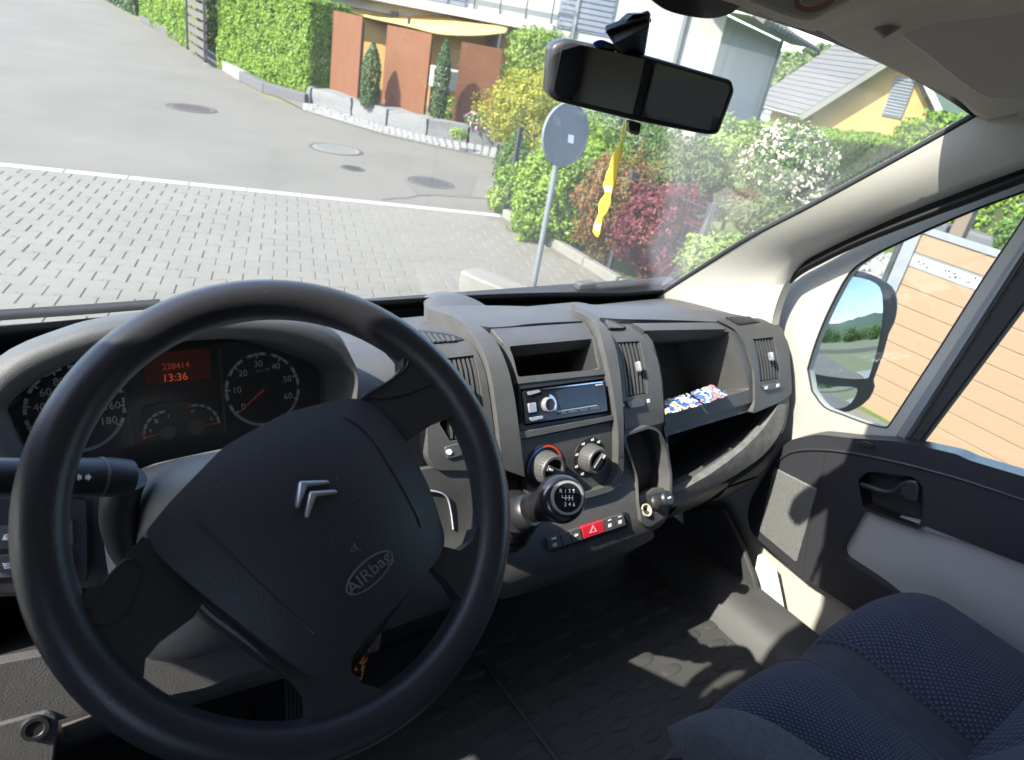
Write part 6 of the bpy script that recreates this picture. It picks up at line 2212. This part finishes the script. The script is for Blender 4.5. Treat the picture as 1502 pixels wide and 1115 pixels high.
tg = thing('hanging_tag', P(895, 270, d=.80), 'yellow scalloped air freshener tag hanging from the inside mirror', 'air freshener')
TPL = Plane(P(895, 270, d=.79), (CAM - P(895, 270, d=.79)).normalized() + V((-.3, 0, 0)))
tb = panel(TPL, 'card', crom([(911, 209), (902, 222), (896, 234), (893, 246), (889, 254), (887, 264), (884, 272), (887, 284), (881, 292), (877, 302), (878, 312), (873, 324), (869, 340), (877, 349), (882, 336), (884, 320), (889, 314), (893, 306), (896, 298), (896, 288), (901, 278), (903, 266), (906, 252), (908, 238), (912, 224)], 2, True), leafmat('yellow card', (.80, .66, .08), (.86, .74, .14), .3), tg, 0, .003, bevel=.0006)
panel(TPL, 'white_end', [(873, 325), (882, 330), (879, 340), (871, 337)], mat('cream print', (.80, .77, .62), .5), tb, .0008, .0006)
panel(TPL, 'white_patch', [(888, 271), (899, 274), (897, 283), (886, 280)], MATS['cream print'], tb, .0008, .0006)
for q in ([(917, 178), (913, 195), (910, 214)], [(921, 180), (916, 198), (911, 214)]):
    tube('string', [TPL.pos(*TPL.uv(x, y), .001) for x, y in q], .0008, MATS['yellow card'], tg, 6)

# ------------------------------------------------------------------ things lying in the tray and below the wheel
def wrapmat(name, cols, sc):
    m = bpy.data.materials.new(name)
    m.use_nodes = True
    nt = m.node_tree
    b_ = nt.nodes['Principled BSDF']
    tc = nt.nodes.new('ShaderNodeTexCoord')
    v_ = nt.nodes.new('ShaderNodeTexNoise')
    v_.inputs['Scale'].default_value = sc
    v_.inputs['Detail'].default_value = 2
    nt.links.new(tc.outputs['Object'], v_.inputs['Vector'])
    cr = nt.nodes.new('ShaderNodeValToRGB')
    cr.color_ramp.interpolation = 'CONSTANT'
    e = cr.color_ramp.elements
    e[0].position, e[0].color = 0, (*cols[0], 1)
    e[1].position, e[1].color = .42, (*cols[1], 1)
    for k, c_ in enumerate(cols[2:]):
        x_ = e.new(.5 + .07 * k)
        x_.color = (*c_, 1)
    nt.links.new(v_.outputs['Fac'], cr.inputs[0])
    nt.links.new(cr.outputs[0], b_.inputs[0])
    b_.inputs['Roughness'].default_value = .25
    return m


def packet(name, label, cat, quad, m, seed, puff=.010):
    q = [V(p) for p in quad]
    rng = random.Random(seed)
    t = thing(name, sum(q, V((0, 0, 0))) / 4, label, cat)
    bm = bmesh.new()
    rws = []
    for s_ in (1, -1):
        rws = []
        for j in range(9):
            rws.append([q[0].lerp(q[1], i / 12).lerp(q[3].lerp(q[2], i / 12), j / 8) + V((0, 0, s_ * puff * (math.sin(i / 12 * 3.14) * math.sin(j / 8 * 3.14)) ** .5 + .004 * noise.noise(V((i * .6, j * .6, seed + s_)))) ) for i in range(13)])
        loft_bm(bm, rws)
    bmesh.ops.remove_doubles(bm, verts=bm.verts, dist=.0008)
    mesh_obj('wrapper', bm, m, t, 60)
    return t


tb0, tb1, tb2, tb3 = [RP.pos(p.x, p.y, 0) for p in ruv([(974, 603), (1099, 572), (1060, 584), (1020, 592)], 0)]
zt_ = min(tb0.z, tb1.z) + .004
zq = lambda px, py, h=0.0: P(px, py, z=zt_ + h)
packet('snack_packet', 'blue and white printed packet lying left in the passenger tray', 'packet', [zq(972, 588, .004), zq(1010, 577, .004), zq(1030, 594, .006), zq(976, 608, .006)], wrapmat('blue white print', [(.62, .62, .60), (.05, .09, .28), (.60, .60, .58), (.48, .36, .16), (.03, .05, .16)], 34), 3, .004)
packet('snack_packet', 'blue packet with white and red print lying right in the passenger tray', 'packet', [zq(1012, 576, .006), zq(1044, 564, .006), zq(1068, 580, .008), zq(1034, 593, .008)], wrapmat('blue red print', [(.48, .20, .17), (.06, .12, .34), (.64, .64, .62), (.05, .10, .32), (.56, .48, .26)], 40), 5, .004)
packet('printed_packet', 'black packet with orange print tucked beneath the steering column', 'packet', [P(512, 975, y=.60), P(536, 935, y=.62), P(546, 940, y=.62), P(530, 1000, y=.60)], wrapmat('orange black print', [(.02, .015, .012), (.03, .02, .015), (.65, .24, .04), (.40, .05, .03), (.02, .02, .02)], 55), 7, .006)

# ------------------------------------------------------------------ floor mat, pedals, bench
fm = thing('floor_mat', (.85, .5, .552), 'black rubber floor mat with raised oblong pads', 'floor mat')
bm = bmesh.new()
box_bm(bm, (.80, .42, .556), 1.02, 1.0, .010)
mesh_obj('sheet', bm, M['floor'], fm, 30, .004)
bm = bmesh.new()
ring_ = [V((.029 * math.copysign(abs(math.cos(t)) ** .7, math.cos(t)), .0125 * math.sin(t), 0)) for t in [2 * math.pi * k / 12 for k in range(12)]]
lathe_rows = [[p * k + V((0, 0, h)) for p in ring_] for k, h in ((1.0, -.004), (1.0, .0002), (.82, .0018), (.45, .0022))]
loft_bm(bm, lathe_rows, closed=True)
bm.faces.new([v for v in bm.verts if v.index < 0 or True][-12:])
proto = mesh_obj('tread_pad', bm, M['floor'], fm, 30)
first = True
npad = 0
for j in range(17):
    for i in range(14):
        x, y = .34 + i * .080 + (.040 if j % 2 else 0), .06 + j * .048
        d = V((x, y, .56)) - CAM
        z = d.dot(FW)
        X, Y = CX + FPX * d.dot(RI) / z, CY - FPX * d.dot(UI) / z
        if not (300 < X < 1200 and 780 < Y < 1160): continue
        if first: o = proto; first = False
        else:
            o = proto.copy()
            COL.objects.link(o)
        o.location = (x, y, .5615)
        npad += 1
tube('mat_edge', [V((.735, -.05, .562)), V((.735, .80, .562))], .006, M['floor'], fm, 8)
ped = thing('accelerator_pedal', (.36, .72, .60), 'ribbed black pedal seen through the lower opening of the wheel', 'pedal')
ppl = Plane(P(436, 1035, y=.80), (0, -.85, .5))
pb_ = panel(ppl, 'pedal_plate', rnd([(415, 1000), (452, 992), (456, 1075), (420, 1085)], 4), M['rubber'], ped, 0, .012, bevel=.003)
for k in range(6):
    panel(ppl, 'rib', [(418 + k * 6, 1000 - k), (421 + k * 6, 1000 - k), (424 + k * 6, 1080 - k), (421 + k * 6, 1080 - k)], M['dash'], pb_, .004, .004, bevel=.001)
tube('pedal_arm', [ppl.pos(0, 0, -.01), ppl.pos(0, .25, -.1)], .01, M['black'], ped, 8)

navy = bpy.data.materials.new('dotted navy fabric')
navy.use_nodes = True
nt = navy.node_tree
b_ = nt.nodes['Principled BSDF']
tc = nt.nodes.new('ShaderNodeTexCoord')
sx_ = nt.nodes.new('ShaderNodeSeparateXYZ')
nt.links.new(tc.outputs['Object'], sx_.inputs[0])
def wave(out, k, ph=0):
    a = nt.nodes.new('ShaderNodeMath')
    a.operation = 'MULTIPLY'
    a.inputs[1].default_value = k
    nt.links.new(out, a.inputs[0])
    s = nt.nodes.new('ShaderNodeMath')
    s.operation = 'SINE'
    nt.links.new(a.outputs[0], s.inputs[0])
    return s.outputs[0]
wx, wyv = wave(sx_.outputs['X'], 2 * math.pi / .0086), wave(sx_.outputs['Y'], 2 * math.pi / .0112)
ml = nt.nodes.new('ShaderNodeMath')
ml.operation = 'MULTIPLY'
nt.links.new(wx, ml.inputs[0])
nt.links.new(wyv, ml.inputs[1])
cr = nt.nodes.new('ShaderNodeValToRGB')
cr.color_ramp.elements[0].position, cr.color_ramp.elements[1].position = .25, .85
cr.color_ramp.elements[0].color = (.016, .018, .036, 1)
cr.color_ramp.elements[1].color = (.070, .078, .125, 1)
nt.links.new(ml.outputs[0], cr.inputs[0])
nt.links.new(cr.outputs[0], b_.inputs[0])
b_.inputs['Roughness'].default_value = .95
b_.inputs['Sheen Weight'].default_value = .1
bp = nt.nodes.new('ShaderNodeBump')
bp.inputs['Distance'].default_value = .0012
bp.inputs['Strength'].default_value = .7
nt.links.new(ml.outputs[0], bp.inputs['Height'])
nt.links.new(bp.outputs[0], b_.inputs['Normal'])
M['navyplain'] = mat('plain navy fabric', (.028, .030, .043), .95, 0, (900, .5), (16, .2, (.046, .048, .058)), sheen=.1)
M['armgrey'] = mat('grey seat fabric', (.068, .070, .080), .95, 0, (300, 1.0, .003), (90, .2, (.040, .042, .052)), sheen=.1)

ds = thing('driver_seat', (.19, -.2, .55), 'navy driver seat behind the wheel, seen only in the inside mirror', 'seat')
box('cushion', (.19, -.22, .86), (.50, .50, .16), M['navyplain'], ds, .05, seg=4)
box('backrest', (.19, -.50, 1.24), (.48, .15, .66), navy, ds, .06, (None, (0, .97, .24), (0, -.24, .97)), seg=4)
box('headrest', (.20, -.58, 1.68), (.27, .10, .19), M['navyplain'], ds, .04, seg=4)
bn = thing('passenger_bench', (1.05, .1, .55), 'navy dotted two-seat passenger bench in the lower right corner', 'seat')
def benchz(x, y):
    z = .905
    for c, w_, h in ((.87, .16, .045), (1.25, .155, .060)):
        t = (x - c) / w_
        if abs(t) < 1: z += h * (1 - t * t) ** .6
    # rounded front, side ends
    f = .365 - .02 * ((x - 1.05) / .35) ** 2 - y
    if f < .10: z -= .10 * (1 - math.sqrt(max(0, 1 - (1 - f / .10) ** 2)))
    e_ = 1.44 - .12 * max(0, .3 - y) * 0 - x
    if e_ < .10: z -= .13 * (1 - math.sqrt(max(0, 1 - (1 - max(e_, 0) / .10) ** 2)))
    return z
bm = bmesh.new()
xs_ = [.70 + i * .0125 for i in range(60)]
ys_ = [.365 - .0012 * j * j * .25 - .006 * j for j in range(34)]
rws = []
fr = [[V((x, ys_[0] - .02 * ((x - 1.05) / .35) ** 2 - .03, .60)) for x in xs_], [V((x, ys_[0] - .02 * ((x - 1.05) / .35) ** 2 - .004, .74)) for x in xs_]]
for y in ys_: rws.append([V((x, y - .02 * ((x - 1.05) / .35) ** 2, benchz(x, y - .02 * ((x - 1.05) / .35) ** 2))) for x in xs_])
loft_bm(bm, fr + rws)
for f in bm.faces:
    x = f.calc_center_median().x
    f.material_index = 0 if (.72 < x < 1.005 or 1.105 < x < 1.385) else 1
mesh_obj('cushion', bm, [navy, M['navyplain']], bn, 60)
tube('seam', [V((1.005, y - .0002, benchz(1.005, y - .0002) + .001)) for y in ys_[2:]], .0022, M['navyplain'], bn, 6)
tube('seam', [V((1.105, y - .0002, benchz(1.105, y - .0002) + .001)) for y in ys_[2:]], .0022, M['navyplain'], bn, 6)
bm = bmesh.new()
rws = []
for k in range(12):
    h = k / 11
    yy = .10 - .30 * h
    rws.append([V((x, yy + .03 * abs(math.sin((x - .70) / .74 * 2 * math.pi)) ** .5, .86 + .66 * h)) for x in xs_])
loft_bm(bm, rws)
loft_bm(bm, [rws[-1], [p + V((0, -.05, .02)) for p in rws[-1]], [p + V((0, -.12, -.02)) for p in rws[-1]], [p + V((0, -.12, -.66)) for p in rws[-1]]])
mesh_obj('backrest', bm, [navy], bn, 60)
for x in (.88, 1.26):
    hb2 = box('headrest', (x, -.27, 1.64), (.24, .09, .17), M['navyplain'], bn, .035, seg=4)
    tube('headrest_post', [V((x - .05, -.27, 1.5)), V((x - .05, -.27, 1.6))], .006, M['steel'], bn, 8)
    tube('headrest_post', [V((x + .05, -.27, 1.5)), V((x + .05, -.27, 1.6))], .006, M['steel'], bn, 8)
bm = bmesh.new()
c0 = P(1000, 1052, z=.99)
rws = []
for k in range(14):
    t = k / 13
    s = math.sqrt(max(0.0, 1 - (1 - min(1, t * 3.2)) ** 2)) * .985 + .015
    yy = .352 - .42 * t
    rws.append([V((.705 + .10 * t + .052 * s * math.copysign(abs(math.cos(a)) ** .6, math.cos(a)), yy, .945 + .055 * s * math.copysign(abs(math.sin(a)) ** .6, math.sin(a)) - .05 * (1 - s))) for a in [2 * math.pi * q / 20 for q in range(20)]])
loft_bm(bm, rws, closed=True, cap=True)
mesh_obj('side_bolster', bm, M['armgrey'], bn, 60, sub=1)
box('base', (1.08, .06, .66), (.72, .46, .2), M['void'], bn, .02)

# ------------------------------------------------------------------ wipers outside the glass
def wiper(label, pts, rad, clip=None):
    q = [onW(x, y, -.03) for x, y in pts]
    t = thing('wiper', q[0], label, 'windscreen wiper')
    tube('blade', crom(q, 4), rad, M['rubber'], t, 8)
    tube('arm', crom([p + V((0, .012, -.002)) for p in q[:max(2, len(q) - 1)]], 4), rad * 1.1, M['rubber'], t, 8)
    if clip:
        c = onW(*clip, -.035)
        d = (q[-1] - q[0]).normalized()
        bm = bmesh.new()
        box_bm(bm, c, .045, .022, .018, d, None, None)
        mesh_obj('blade_clip', bm, M['dash'], t, 30, .004)
    return t


wiper('black wiper resting along the lower right of the windscreen', [(738, 441), (800, 434), (870, 424), (930, 417), (968, 414)], .0085, (858, 418))
wiper('black wiper low at the left edge of the windscreen', [(236, 447), (120, 456), (0, 464), (-120, 473)], .0065)
